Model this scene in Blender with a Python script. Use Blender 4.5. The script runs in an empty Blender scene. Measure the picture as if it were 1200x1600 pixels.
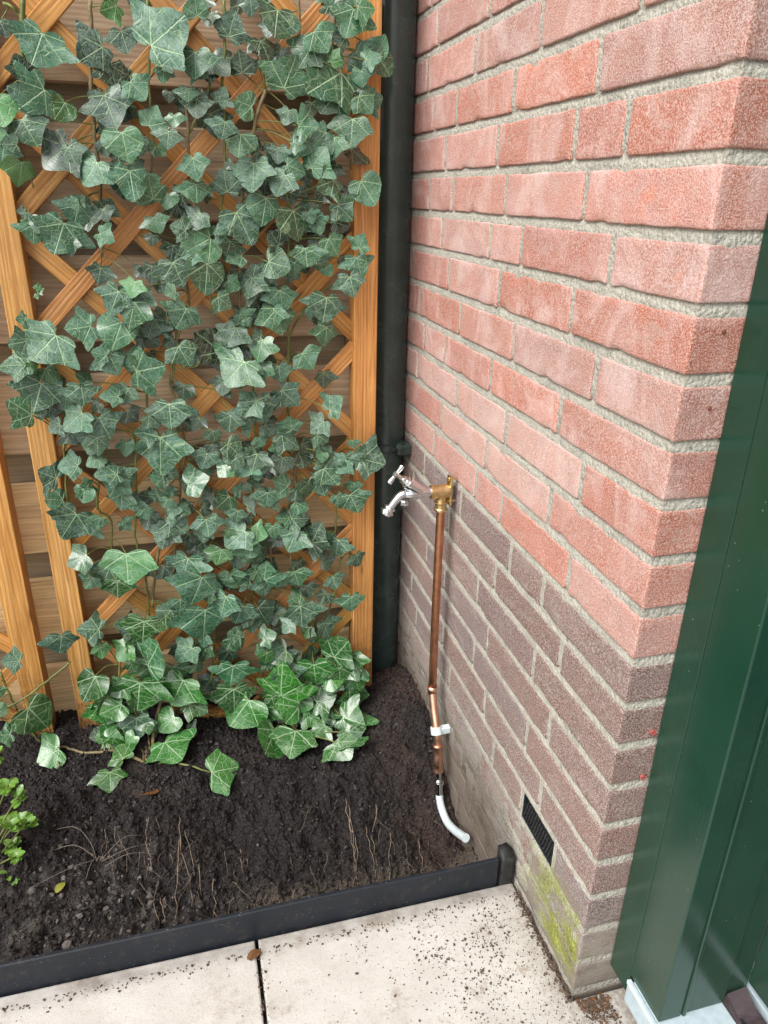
import bpy, bmesh, math, random
from mathutils import Vector, Matrix, noise
random.seed(7)
R = math.radians
sc = bpy.context.scene
C = sc.collection

# ---------------------------------------------------------------- camera, sky, sun, exposure
cam = bpy.data.cameras.new('camera'); co = bpy.data.objects.new('camera', cam); C.objects.link(co)
cam.sensor_fit = 'VERTICAL'; cam.sensor_height = 24.0; cam.lens = 1147.93 / 1600 * 24
cam.clip_start = 0.02; cam.clip_end = 500
rt = Vector((0.96632744, -0.25659546, 0.01923679)); dn = Vector((-0.08449265, -0.38703158, -0.9181871)); fw = Vector((0.24304788, 0.88564402, -0.39567967))
co.matrix_world = Matrix(((rt.x, -dn.x, -fw.x, -0.44525), (rt.y, -dn.y, -fw.y, -0.57867), (rt.z, -dn.z, -fw.z, 1.01539), (0, 0, 0, 1)))
sc.camera = co
w = bpy.data.worlds.new('World'); sc.world = w; w.use_nodes = True
nt = w.node_tree; bg = nt.nodes['Background']
sky = nt.nodes.new('ShaderNodeTexSky'); sky.sky_type = 'NISHITA'; sky.sun_disc = False
SE, SA = R(50), R(236)      # elevation, compass direction the light comes from (0 = +y, clockwise)
sky.sun_elevation = SE; sky.sun_rotation = SA
sky.air_density = 1.0; sky.dust_density = 4.0
hs = nt.nodes.new('ShaderNodeHueSaturation'); hs.inputs['Saturation'].default_value = 0.22   # overcast: grey cloud light
nt.links.new(sky.outputs[0], hs.inputs['Color']); nt.links.new(hs.outputs[0], bg.inputs[0])
bg.inputs[1].default_value = 0.15
sl = bpy.data.lights.new('sun', 'SUN'); sl.energy = 1.2; sl.angle = R(35); sl.color = (1.0, 0.97, 0.93)
so = bpy.data.objects.new('sun', sl); C.objects.link(so)
dsun = Vector((math.sin(SA) * math.cos(SE), math.cos(SA) * math.cos(SE), math.sin(SE)))
so.rotation_euler = dsun.to_track_quat('Z', 'Y').to_euler()
sc.view_settings.view_transform = 'Standard'; sc.view_settings.look = 'None'; sc.view_settings.gamma = 1.0
sc.view_settings.use_curve_mapping = False
sc.view_settings.exposure = 0.8

# ---------------------------------------------------------------- material helpers
class M:
    def __init__(s, name):
        s.m = bpy.data.materials.new(name); s.m.use_nodes = True; s.t = s.m.node_tree
        s.b = s.t.nodes['Principled BSDF']
    def n(s, typ, **k):
        x = s.t.nodes.new(typ)
        for a, v in k.items(): setattr(x, a, v)
        return x
    def l(s, a, b): s.t.links.new(a, b)
    def val(s, x, sock):
        if hasattr(x, 'is_linked') or hasattr(x, 'links'): s.l(x, sock)
        else:
            if isinstance(x, (tuple, list)) and len(x) == 3 and sock.type == 'RGBA': x = (*x, 1)
            if isinstance(x, (int, float)) and sock.type == 'RGBA': x = (x, x, x, 1)
            sock.default_value = x
    def coord(s, kind='Object'):
        if kind == 'Position': return s.n('ShaderNodeNewGeometry').outputs['Position']
        return s.n('ShaderNodeTexCoord').outputs[kind]
    def map(s, vec, scale=(1, 1, 1), loc=(0, 0, 0)):
        x = s.n('ShaderNodeMapping'); s.l(vec, x.inputs[0]); x.inputs['Scale'].default_value = scale; s.val(loc, x.inputs['Location']); return x.outputs[0]
    def noise(s, vec, scale, detail=3, rough=.55, dist=0):
        x = s.n('ShaderNodeTexNoise'); s.l(vec, x.inputs['Vector']); x.inputs['Scale'].default_value = scale
        x.inputs['Detail'].default_value = detail; x.inputs['Roughness'].default_value = rough; x.inputs['Distortion'].default_value = dist
        return x.outputs['Fac']
    def voro(s, vec, scale, feature='F1', out='Distance', rnd=1):
        x = s.n('ShaderNodeTexVoronoi', feature=feature); s.l(vec, x.inputs['Vector']); x.inputs['Scale'].default_value = scale
        x.inputs['Randomness'].default_value = rnd; return x.outputs[out]
    def ramp(s, fac, a, b, lo=0., hi=1.):
        x = s.n('ShaderNodeMapRange', clamp=True); s.val(fac, x.inputs[0]); x.inputs[1].default_value = a; x.inputs[2].default_value = b
        x.inputs[3].default_value = lo; x.inputs[4].default_value = hi; return x.outputs[0]
    def math(s, op, a, b=0., c=0.):
        x = s.n('ShaderNodeMath', operation=op); s.val(a, x.inputs[0]); s.val(b, x.inputs[1])
        if op in ('MULTIPLY_ADD', 'SMOOTH_MIN', 'COMPARE'): s.val(c, x.inputs[2])
        return x.outputs[0]
    def mix(s, fac, a, b, mode='MIX'):
        x = s.n('ShaderNodeMix', data_type='RGBA', blend_type=mode); s.val(fac, x.inputs[0]); s.val(a, x.inputs[6]); s.val(b, x.inputs[7]); return x.outputs[2]
    def bump(s, h, dist=.001, strength=1., nrm=None):
        x = s.n('ShaderNodeBump'); s.l(h, x.inputs['Height']); x.inputs['Distance'].default_value = dist; x.inputs['Strength'].default_value = strength
        if nrm is not None: s.l(nrm, x.inputs['Normal'])
        return x.outputs[0]
    def sep(s, v):
        x = s.n('ShaderNodeSeparateXYZ'); s.l(v, x.inputs[0]); return x.outputs
    def out(s, col=None, rough=None, nrm=None, **k):
        if col is not None: s.val(col, s.b.inputs['Base Color'])
        if rough is not None: s.val(rough, s.b.inputs['Roughness'])
        if nrm is not None: s.l(nrm, s.b.inputs['Normal'])
        for a, v in k.items(): s.val(v, s.b.inputs[a.replace('_', ' ')])
        return s.m

def mat_brick():
    s = M('brick'); p = s.coord('Position'); oi = s.n('ShaderNodeObjectInfo'); z = s.sep(p)
    base = oi.outputs['Color']
    blotch = s.noise(p, 28, 3, .6, .4)
    c = s.mix(s.ramp(blotch, .35, .7, 0, .5), base, s.mix(1, base, (1.22, .88, .72), 'MULTIPLY'))
    lv = s.noise(p, 11, 2); c = s.mix(s.ramp(lv, .35, .7, .0, .5), c, s.mix(1, c, (.78, .76, .8), 'MULTIPLY'))
    ny_ = s.sep(s.n('ShaderNodeNewGeometry').outputs['Normal'])[1]; c = s.mix(s.ramp(ny_, -.5, -.9, 0, .55), c, s.mix(1, c, (.74, .66, .62), 'MULTIPLY'))  # end faces towards -y browned and darkened: their shading put into the colour
    # orange scuffs
    orange = s.mix(1, base, (1.3, .8, .5), 'MULTIPLY')
    c = s.mix(s.ramp(s.noise(s.map(p, (1, 1, .6), (3, 1, 2)), 34, 4, .7), .60, .72, 0, .7), c, orange)
    # pale sandy grain baked on the face
    g = s.noise(p, 620, 2, .6); g2 = s.noise(p, 250, 2, .6)
    gc = s.mix(.40, base, (.86, .74, .71)); c = s.mix(s.ramp(g, .47, .62, 0, .8), c, gc)
    c = s.mix(s.ramp(g2, .55, .70, 0, .5), c, gc)
    c = s.mix(s.ramp(g, .46, .34, 0, .45), c, s.mix(1, c, (.5, .42, .42), 'MULTIPLY'))
    # white salt bloom, mostly near the open corner, with its own shape
    bl = s.noise(s.map(p, (1, 1, .8), (5, 7, 2)), 13, 5, .7, .8)
    zz = s.ramp(z[2], .5, .75); c = s.mix(s.math('MULTIPLY', s.ramp(bl, .46, .74, 0, .5), zz), c, (.78, .66, .63))
    fl = s.noise(s.map(p, (1, .6, 1.6), (9, 2, 5)), 24, 5, .75); c = s.mix(s.ramp(fl, .55, .72, 0, .42), c, (.46, .43, .39))
    # grey cement wash and green algae low on the pier
    low = s.ramp(z[2], .19, .03); sm = s.noise(s.map(p, (1, 1, 2.2)), 16, 5, .7)
    c = s.mix(s.math('MULTIPLY', s.ramp(sm, .40, .52), s.math('MULTIPLY', low, .9)), c, s.mix(g2, (.22, .20, .17), (.44, .42, .38)))
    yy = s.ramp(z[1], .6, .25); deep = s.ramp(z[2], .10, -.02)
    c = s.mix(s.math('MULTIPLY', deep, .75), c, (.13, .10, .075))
    mo = s.noise(s.map(p, (1, 1, 1), (2, 0, 4)), 22, 5, .7)
    ym = s.math('MULTIPLY', s.ramp(z[1], .17, .07), s.ramp(z[1], -.002, .012)); zm = s.math('MULTIPLY', s.ramp(z[2], .155, .11), s.ramp(z[2], .004, .03))
    alg = s.math('MULTIPLY', s.math('MULTIPLY', ym, zm), s.ramp(mo, .42, .58))
    c = s.mix(s.math('MULTIPLY', alg, .85), c, s.mix(g2, (.13, .15, .03), (.36, .38, .06)))
    h = s.math('ADD', s.math('MULTIPLY', g, .5), s.math('ADD', s.math('MULTIPLY', g2, .6), s.math('MULTIPLY', blotch, .8)))
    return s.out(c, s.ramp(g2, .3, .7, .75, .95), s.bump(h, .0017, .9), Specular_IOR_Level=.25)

def mat_mortar():
    s = M('mortar'); p = s.coord('Position'); z = s.sep(p)
    a = s.noise(p, 420, 3, .7); b = s.noise(p, 40, 4, .6); v = s.voro(p, 210)
    c = s.mix(b, (.37, .355, .295), (.57, .55, .475))
    c = s.mix(s.ramp(a, .36, .58, .5, 0), c, (.26, .25, .22)); c = s.mix(s.ramp(v, .0, .16, .6, 0), c, (.80, .78, .72))
    c = s.mix(s.ramp(s.noise(p, 70, 2), .64, .72, 0, .55), c, (.14, .145, .13))
    c = s.mix(s.ramp(s.noise(p, 14, 4, .7), .5, .7, 0, .45), c, (.20, .20, .175))
    sm = s.noise(s.map(p, (1, 1, 1), (2, 0, 4)), 22, 5, .7)
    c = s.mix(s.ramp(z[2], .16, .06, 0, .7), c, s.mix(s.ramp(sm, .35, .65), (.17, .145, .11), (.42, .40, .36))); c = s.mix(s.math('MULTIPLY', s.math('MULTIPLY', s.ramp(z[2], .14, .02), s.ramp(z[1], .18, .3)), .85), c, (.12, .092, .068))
    ym = s.math('MULTIPLY', s.ramp(z[1], .19, .08), s.ramp(z[1], .001, .008)); zm = s.math('MULTIPLY', s.ramp(z[2], .17, .11), s.ramp(z[2], .004, .03))
    c = s.mix(s.math('MULTIPLY', s.math('MULTIPLY', ym, zm), s.ramp(sm, .42, .5, 0, .9)), c, s.mix(s.ramp(a, .35, .65), (.12, .14, .03), (.34, .37, .06)))
    h = s.math('ADD', a, s.math('MULTIPLY', v, -1.2))
    return s.out(c, .95, s.bump(h, .0022, .8), Specular_IOR_Level=.2)

def mat_wood(name, dark, light, rough=.5, ribs=260, wet=.3, grime=None, con=1.):
    s = M(name); o = s.coord('Object'); oi = s.n('ShaderNodeObjectInfo'); p = s.coord('Position')
    off = s.n('ShaderNodeCombineXYZ'); s.l(s.math('MULTIPLY', oi.outputs['Random'], 37.), off.inputs[0]); s.l(s.math('MULTIPLY', oi.outputs['Random'], 13.), off.inputs[1])
    m1 = s.map(o, (1.6, 30, 30), off.outputs[0]); g = s.noise(m1, 3.0, 5, .6, .6)
    m2 = s.map(o, (1.0, ribs, 6), off.outputs[0]); f = s.noise(m2, 1.0, 2, .5)
    m3 = s.map(o, (3, 9, 9), off.outputs[0]); k = s.noise(m3, 2.0, 3, .6, 1.2)
    rings = s.n('ShaderNodeTexWave', wave_type='BANDS', bands_direction='Y'); s.l(s.map(o, (.25, 1, .6), off.outputs[0]), rings.inputs['Vector'])
    rings.inputs['Scale'].default_value = 42; rings.inputs['Distortion'].default_value = 5.5; rings.inputs['Detail'].default_value = 2; rings.inputs['Detail Scale'].default_value = .9
    c = s.mix(s.ramp(g, .3, .7), dark, light)
    c = s.mix(s.ramp(rings.outputs['Fac'], .1, .55, .34 * con, 0), c, s.mix(1, c, (.62, .5, .42), 'MULTIPLY'))
    c = s.mix(s.ramp(f, .35, .5, .5 * con, 0), c, s.mix(1, c, (.55, .45, .4), 'MULTIPLY'))
    c = s.mix(s.ramp(k, .3, .75, 0, .4), c, s.mix(1, c, (1.25, 1.15, 1.0), 'MULTIPLY'))
    wz = s.noise(p, 6, 4, .6); c = s.mix(s.ramp(wz, .5, .72, 0, .45), c, s.mix(1, c, (.66, .62, .60), 'MULTIPLY')); c = s.mix(s.ramp(s.noise(s.map(o, (3, 60, 20), off.outputs[0]), 1, 4, .7), .60, .72, 0, .35), c, (.55, .42, .26))
    # a few knots
    vk = s.voro(s.map(o, (5.5, 19, 19), off.outputs[0]), 1.0); c = s.mix(s.ramp(vk, .10, .03, 0, .75), c, s.mix(1, dark, (.35, .28, .25), 'MULTIPLY'))
    c = s.mix(1, c, oi.outputs['Color'], 'MULTIPLY')
    c = s.mix(s.ramp(s.noise(p, 300, 2), .62, .74, 0, .35), c, s.mix(1, c, (.4, .35, .3), 'MULTIPLY'))
    if grime:
        z = s.sep(p); c = s.mix(s.math('MULTIPLY', s.ramp(z[2], grime, -.06), s.ramp(s.noise(p, 45, 4, .7), .32, .6)), c, (.10, .055, .022))
        c = s.mix(s.math('MULTIPLY', s.ramp(z[2], .12, -.06), s.ramp(s.noise(p, 230, 2, .7), .54, .6)), c, (.02, .014, .01))
    h = s.math('ADD', s.math('MULTIPLY', f, .9), s.math('MULTIPLY', rings.outputs['Fac'], .5))
    return s.out(c, s.ramp(g, .3, .7, rough, rough + .18), s.bump(h, .0008, .7), Specular_IOR_Level=wet)

def mat_leaf(name='ivy_leaf'):
    s = M(name); oi = s.n('ShaderNodeObjectInfo'); uv = s.n('ShaderNodeUVMap').outputs[0]; S = s.sep(uv)
    u = s.math('ABSOLUTE', s.math('SUBTRACT', S[0], .5)); u = s.math('MULTIPLY', u, 2.5); v = s.math('MULTIPLY', s.math('SUBTRACT', S[1], .25), 2.0)
    # u,v in leaf lengths, stalk point at 0,0
    d = None
    for ang in (0, 50, 103):
        ca, sa = math.cos(R(ang)), math.sin(R(ang))
        along = s.math('ADD', s.math('MULTIPLY', u, sa), s.math('MULTIPLY', v, ca))
        across = s.math('ABSOLUTE', s.math('SUBTRACT', s.math('MULTIPLY', u, ca), s.math('MULTIPLY', v, sa)))
        neg = s.ramp(along, -.03, .0, 1, 0)
        wd = s.math('ADD', s.math('ADD', across, s.math('MULTIPLY', along, .008)), neg)
        d = wd if d is None else s.math('MINIMUM', d, wd)
    vein = s.ramp(d, .009, .026, 1, 0)
    off = s.n('ShaderNodeCombineXYZ'); s.l(s.math('MULTIPLY', oi.outputs['Random'], 40.), off.inputs[0])
    uvo = s.map(uv, (1, 1, 1), off.outputs[0])
    net = s.voro(uvo, 9, 'DISTANCE_TO_EDGE'); net2 = s.voro(uvo, 22, 'DISTANCE_TO_EDGE')
    sec = s.ramp(net, .01, .05, 1, 0); ter = s.ramp(net2, .01, .08, 1, 0)
    base = oi.outputs['Color']; fr = oi.outputs['Alpha']
    blot = s.noise(uvo, 7, 4, .7); sp = s.noise(uvo, 34, 3, .75); sp2 = s.noise(uvo, 80, 2, .6)
    c = s.mix(s.ramp(blot, .3, .7, 0, .45), base, s.mix(1, base, (.6, .68, .62), 'MULTIPLY'))
    frost = s.math('MULTIPLY', fr, s.ramp(s.math('ADD', s.math('MULTIPLY', blot, .6), s.math('MULTIPLY', sp, .55)), .52, .66))
    c = s.mix(s.math('MULTIPLY', frost, .54), c, s.mix(s.ramp(sp2, .35, .65), (.10, .23, .17), (.44, .60, .57)))
    c = s.mix(s.math('MULTIPLY', s.ramp(sp2, .52, .62), s.math('MULTIPLY', fr, .6)), c, (.022, .05, .03))
    c = s.mix(s.math('MULTIPLY', ter, .22), c, (.30, .42, .22)); c = s.mix(s.math('MULTIPLY', sec, .32), c, (.34, .47, .26))
    c = s.mix(s.math('MULTIPLY', vein, .62), c, (.38, .56, .32))
    drops = s.voro(uvo, 20, 'F1'); dr = s.ramp(drops, .10, .22, 1, 0); keep = s.ramp(s.noise(uvo, 8, 1), .48, .56)
    dr = s.math('MULTIPLY', dr, keep)
    h = s.math('ADD', s.math('ADD', s.math('MULTIPLY', vein, -.9), s.math('MULTIPLY', sec, -.5)), s.math('ADD', s.math('MULTIPLY', sp, .35), s.math('MULTIPLY', dr, 1.2)))
    rough = s.mix(dr, s.ramp(s.math('ADD', sp, s.math('MULTIPLY', fr, .35)), .4, .95, .27, .6), .08)
    return s.out(c, rough, s.bump(h, .0011, .8), Specular_IOR_Level=.55, Coat_Weight=s.ramp(fr, .15, .5, .65, .0), Coat_Roughness=.2)

def mat_plain(name, col, rough=.5, metal=0., bumpscale=None, bumpd=.0005, var=.15, vs=40, spec=.5, **k):
    s = M(name); p = s.coord('Position'); a = s.noise(p, vs, 4, .6)
    c = s.mix(s.ramp(a, .3, .7), tuple(x * (1 - var) for x in col), tuple(min(1, x * (1 + var)) for x in col))
    n = s.bump(s.noise(p, bumpscale, 3), bumpd, .7) if bumpscale else None
    return s.out(c, s.ramp(a, .3, .7, max(0, rough - .07), min(1, rough + .07)), n, Metallic=metal, Specular_IOR_Level=spec, **k)

def mat_soil():
    s = M('soil'); p = s.coord('Position'); z = s.sep(p)
    a = s.noise(p, 30, 5, .7); b = s.noise(p, 170, 4, .7); v = s.voro(p, 120)
    c = s.mix(s.ramp(a, .3, .7), (.008, .0068, .0075), (.027, .0225, .0225))
    c = s.mix(s.ramp(s.noise(p, 8, 5, .7), .48, .66, 0, .6), c, (.050, .035, .028)); c = s.mix(s.ramp(b, .50, .70, 0, .75), c, (.085, .066, .056)); c = s.mix(s.ramp(v, .0, .13, .35, 0), c, (.10, .08, .066))
    br = s.math('MULTIPLY', s.ramp(z[0], -.16, -.02), s.ramp(s.noise(p, 9, 3), .3, .6)); c = s.mix(s.math('MULTIPLY', br, .7), c, (.075, .044, .032))
    gr = s.math('MULTIPLY', s.math('MULTIPLY', s.ramp(z[1], .375, .335), s.ramp(z[0], -.50, -.40)), s.ramp(s.noise(p, 14, 4, .6), .34, .46)); c = s.mix(s.math('MULTIPLY', gr, s.ramp(b, .3, .55, .45, 1)), c, (.13, .105, .082)); ll = s.math('MULTIPLY', s.ramp(s.noise(p, 26, 4, .7), .5, .6), s.math('MULTIPLY', s.ramp(z[0], -.45, -.58), s.ramp(z[1], .5, .38))); c = s.mix(s.math('MULTIPLY', ll, .6), c, (.14, .125, .11))
    h = s.math('ADD', s.math('MULTIPLY', s.voro(p, 260), -.7), s.math('ADD', s.math('MULTIPLY', b, 1.2), s.math('MULTIPLY', v, -1.1)))
    return s.out(c, s.ramp(b, .35, .65, .5, .95), s.bump(h, .006, 1.), Specular_IOR_Level=.35)

def mat_paver():
    s = M('paver'); p = s.coord('Position'); z = s.sep(p)
    a = s.noise(p, 14, 5, .65); b = s.noise(p, 330, 3, .7); g = s.noise(p, 90, 4, .7)
    c = s.mix(s.ramp(a, .3, .7), (.43, .405, .365), (.55, .525, .485))
    c = s.mix(s.ramp(b, .54, .70, 0, .5), c, (.30, .25, .20)); c = s.mix(s.ramp(g, .54, .70, 0, .5), c, (.36, .30, .24)); c = s.mix(s.ramp(s.noise(p, 6, 3), .35, .65, 0, .35), c, (.62, .60, .57))
    st = s.noise(s.map(p, (1, 1, 1), (1.3, .4, 0)), 11, 5, .7); c = s.mix(s.ramp(st, .57, .68, 0, .5), c, (.25, .19, .13))
    st2 = s.noise(s.map(p, (1, 1, 1), (4.3, 2.4, 0)), 26, 6, .8); near = s.ramp(z[0], -.5, -.05, .35, 1)
    c = s.mix(s.math('MULTIPLY', near, s.ramp(st2, .58, .66, 0, .6)), c, (.22, .16, .11))
    edge = s.ramp(z[0], -.05, -.004); c = s.mix(s.math('MULTIPLY', edge, s.ramp(g, .35, .6, .1, .8)), c, (.22, .185, .15))
    e2 = s.ramp(z[1], .155, .178); c = s.mix(s.math('MULTIPLY', e2, s.ramp(a, .35, .6, 0, .7)), c, (.10, .08, .065))
    h = s.math('ADD', b, s.math('MULTIPLY', g, .7))
    return s.out(c, s.ramp(g, .3, .7, .55, .8), s.bump(h, .0009, .7), Specular_IOR_Level=.35)

def mat_green():
    s = M('green_paint'); p = s.coord('Position'); oi = s.n('ShaderNodeObjectInfo')
    gr = s.noise(s.map(p, (260, 260, 9)), 1, 3, .6); big = s.noise(p, 7, 3)
    c = s.mix(s.ramp(big, .3, .7), (.007, .038, .022), (.010, .049, .029))
    sp = s.voro(p, 85); pick = s.ramp(s.noise(p, 30, 1), .56, .6); dots = s.math('MULTIPLY', s.ramp(sp, .07, .04), pick)
    c = s.mix(s.math('MULTIPLY', dots, .6), c, (.35, .4, .36))
    dirt = s.math('MULTIPLY', s.ramp(s.sep(p)[2], .38, .06), s.ramp(s.noise(s.map(p, (1, 1, .45)), 190, 2), .57, .63))
    c = s.mix(s.math('MULTIPLY', dirt, .6), c, (.035, .028, .02))
    film = s.math('MULTIPLY', s.ramp(s.sep(p)[2], .6, .1, .0, .35), s.ramp(big, .2, .8, .5, 1)); c = s.mix(s.math('MULTIPLY', film, .35), c, (.12, .13, .10))
    return s.out(c, s.ramp(big, .3, .7, .16, .30), s.bump(gr, .00025, .5), Specular_IOR_Level=.5)

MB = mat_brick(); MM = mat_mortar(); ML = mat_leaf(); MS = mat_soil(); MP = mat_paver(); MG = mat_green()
MT = mat_wood('stained_trellis_wood', (.40, .185, .045), (.68, .385, .125), .42, 300, .4, grime=.16)
MF = mat_wood('weathered_fence_wood', (.50, .40, .27), (.78, .66, .47), .65, 120, .25, con=.55)
MPIPE = mat_plain('black_green_pvc', (.036, .056, .050), .24, vs=25, var=.2, bumpscale=30, bumpd=.00025)
MCOP = mat_plain('copper', (.54, .25, .14), .38, 1., vs=60, var=.22)
MCOPN = mat_plain('bright_copper', (.80, .46, .32), .33, 1., vs=80, var=.12)
MBRASS = mat_plain('brass', (.66, .49, .24), .36, 1., vs=120, var=.18)
MCHR = mat_plain('chrome', (.72, .74, .76), .09, 1., vs=50, var=.08)
MWHITE = mat_plain('white_plastic', (.60, .68, .69), .35, vs=60, var=.05)
def mat_edging():
    s = M('black_edging_plastic'); p = s.coord('Position'); a = s.noise(p, 30, 3); v = s.voro(p, 190); k = s.ramp(s.noise(p, 45, 2), .5, .6)
    c = s.mix(a, (.008, .011, .016), (.016, .020, .027)); c = s.mix(s.math('MULTIPLY', s.ramp(v, .16, .08), s.math('MULTIPLY', k, .7)), c, (.30, .31, .32))
    c = s.mix(s.math('MULTIPLY', s.ramp(s.noise(p, 60, 4, .7), .55, .66), .5), c, (.05, .042, .035))
    return s.out(c, s.ramp(a, .3, .7, .42, .6), s.bump(s.noise(p, 240, 3), .0003, .7), Specular_IOR_Level=.35)
MBLACK = mat_edging()
MFIN = mat_plain('grey_black_fin', (.035, .036, .036), .45, vs=150, var=.5)
MRUB = mat_plain('dirty_black_rubber', (.016, .017, .016), .6, vs=90, var=.5, bumpscale=150, bumpd=.002)
MALU = mat_plain('pale_grey_sill', (.42, .51, .55), .45, vs=120, var=.1)
MSEAL = mat_plain('brown_seal', (.05, .035, .038), .45, vs=120, var=.3)
MSTEM = mat_plain('ivy_stem', (.19, .15, .07), .55, vs=60, var=.5, bumpscale=300, bumpd=.0015)
MSTEMG = mat_plain('green_stem', (.14, .16, .04), .45, vs=60, var=.4)
MROOT = mat_plain('pale_root', (.23, .17, .12), .7, vs=90, var=.4)
MTWIG = mat_plain('grey_twig', (.15, .12, .095), .7, vs=90, var=.4)
MSTONE = mat_plain('grey_clod', (.115, .10, .09), .85, vs=150, var=.4, bumpscale=250, bumpd=.002)
MCRUMB = mat_plain('soil_crumb', (.085, .056, .038), .8, vs=150, var=.6)
MCLOD = mat_plain('dark_clod', (.020, .016, .016), .55, vs=150, var=.6, bumpscale=300, bumpd=.002)
MPLUG = mat_plain('red_plug', (.42, .10, .09), .5)
MHOLE = mat_plain('drill_hole', (.17, .05, .022), .9)
MGLASS = mat_plain('door_glass', (.03, .04, .045), .04, vs=5, var=.1)
MDLEAF = mat_plain('dry_leaf', (.14, .062, .022), .5, vs=120, var=.3)
MGRND = mat_plain('ground', (.16, .14, .11), .9, vs=3, var=.2)

def mat_shrub():
    s = M('shrub_leaf'); oi = s.n('ShaderNodeObjectInfo'); uv = s.n('ShaderNodeUVMap').outputs[0]; S = s.sep(uv)
    d = s.math('ABSOLUTE', s.math('SUBTRACT', S[0], .5)); v = s.ramp(d, .01, .035, 1, 0)
    c = s.mix(s.noise(uv, 7, 3), (.06, .16, .014), (.13, .27, .03)); c = s.mix(s.ramp(d, .16, .30, 0, .5), c, (.36, .46, .14)); c = s.mix(s.math('MULTIPLY', v, .4), c, (.35, .5, .2))
    return s.out(c, .3, s.bump(s.noise(uv, 20, 3), .0006, .6), Specular_IOR_Level=.5, Coat_Weight=.2)
MSH = mat_shrub()

# ---------------------------------------------------------------- object helpers
def tag(o, label=None, cat=None, group=None, kind=None):
    if label: o['label'] = label
    if cat: o['category'] = cat
    if group: o['group'] = group
    if kind: o['kind'] = kind
    return o
def mesh(name, verts, faces, m, smooth=False, uvs=None):
    me = bpy.data.meshes.new(name); me.from_pydata([tuple(v) for v in verts], [], faces); me.update()
    if m: me.materials.append(m)
    if smooth: me.polygons.foreach_set('use_smooth', [True] * len(me.polygons))
    if uvs:
        ul = me.uv_layers.new(name='UVMap'); li = [0] * len(me.loops); me.loops.foreach_get('vertex_index', li)
        fl = []
        for i in li: fl += uvs[i]
        ul.data.foreach_set('uv', fl)
    return me
def obj(name, me, parent=None, loc=None, rot=None, color=None):
    o = bpy.data.objects.new(name, me); C.objects.link(o)
    if parent: o.parent = parent
    if loc is not None: o.location = loc
    if rot is not None: o.rotation_euler = rot
    if color is not None: o.color = color
    return o
def thing(name, label, cat, loc=(0, 0, 0), group=None):
    o = bpy.data.objects.new(name, None); C.objects.link(o); o.location = loc; o.empty_display_size = .05
    return tag(o, label, cat, group)
class G:
    def __init__(s): s.v = []; s.f = []
    def add(s, v, f):
        n = len(s.v); s.v += [tuple(x) for x in v]; s.f += [tuple(i + n for i in q) for q in f]
    def box(s, a, b, c=.0):
        x0, y0, z0 = a; x1, y1, z1 = b
        if c <= 0:
            s.add([(x0, y0, z0), (x1, y0, z0), (x1, y1, z0), (x0, y1, z0), (x0, y0, z1), (x1, y0, z1), (x1, y1, z1), (x0, y1, z1)],
                  [(0, 3, 2, 1), (4, 5, 6, 7), (0, 1, 5, 4), (1, 2, 6, 5), (2, 3, 7, 6), (3, 0, 4, 7)]); return
        bm = bmesh.new(); bmesh.ops.create_cube(bm, size=1)
        for v in bm.verts: v.co = Vector((x0 + (v.co.x + .5) * (x1 - x0), y0 + (v.co.y + .5) * (y1 - y0), z0 + (v.co.z + .5) * (z1 - z0)))
        bmesh.ops.bevel(bm, geom=bm.edges[:], offset=c, segments=2, affect='EDGES', profile=.5)
        bm.verts.index_update(); s.add([v.co.copy() for v in bm.verts], [[v.index for v in f.verts] for f in bm.faces]); bm.free()
    def tube(s, pts, r, n=8, caps=True):
        pts = [Vector(p) for p in pts]; rs = r if isinstance(r, (list, tuple)) else [r] * len(pts)
        up = None; rings = []
        for i, p in enumerate(pts):
            t = (pts[min(i + 1, len(pts) - 1)] - pts[max(i - 1, 0)])
            if t.length < 1e-9: t = Vector((0, 0, 1))
            t.normalize()
            if up is None: up = t.orthogonal().normalized()
            up = (up - t * up.dot(t)).normalized(); sd = t.cross(up)
            rings.append([p + (up * math.cos(2 * math.pi * k / n) + sd * math.sin(2 * math.pi * k / n)) * rs[i] for k in range(n)])
        v = [q for rr in rings for q in rr]; f = []
        for i in range(len(pts) - 1):
            for k in range(n): f.append((i * n + k, i * n + (k + 1) % n, (i + 1) * n + (k + 1) % n, (i + 1) * n + k))
        if caps: f.append(tuple(range(n))[::-1]); f.append(tuple((len(pts) - 1) * n + k for k in range(n)))
        s.add(v, f)
    def lathe(s, a, d, prof, n=20):
        a = Vector(a); d = Vector(d).normalized()
        s.tube2([a + d * t for t, r in prof], [r for t, r in prof], d, n)
    def tube2(s, pts, rs, d, n):
        up = d.orthogonal().normalized(); sd = d.cross(up); v = []; f = []
        for p, r in zip(pts, rs):
            v += [p + (up * math.cos(2 * math.pi * k / n) + sd * math.sin(2 * math.pi * k / n)) * max(r, 1e-5) for k in range(n)]
        for i in range(len(pts) - 1):
            for k in range(n): f.append((i * n + k, i * n + (k + 1) % n, (i + 1) * n + (k + 1) % n, (i + 1) * n + k))
        f.append(tuple(range(n))[::-1]); f.append(tuple((len(pts) - 1) * n + k for k in range(n))); s.add(v, f)
    def obj(s, name, m, parent=None, smooth=False, **k): return obj(name, mesh(name, s.v, s.f, m, smooth), parent, **k)
def smooth_by_angle(o, a=35):
    me = o.data; me.polygons.foreach_set('use_smooth', [True] * len(me.polygons))
    bm = bmesh.new(); bm.from_mesh(me)
    for e in bm.edges: e.smooth = not (len(e.link_faces) == 2 and e.calc_face_angle(0) > R(a))
    bm.to_mesh(me); bm.free()
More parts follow.
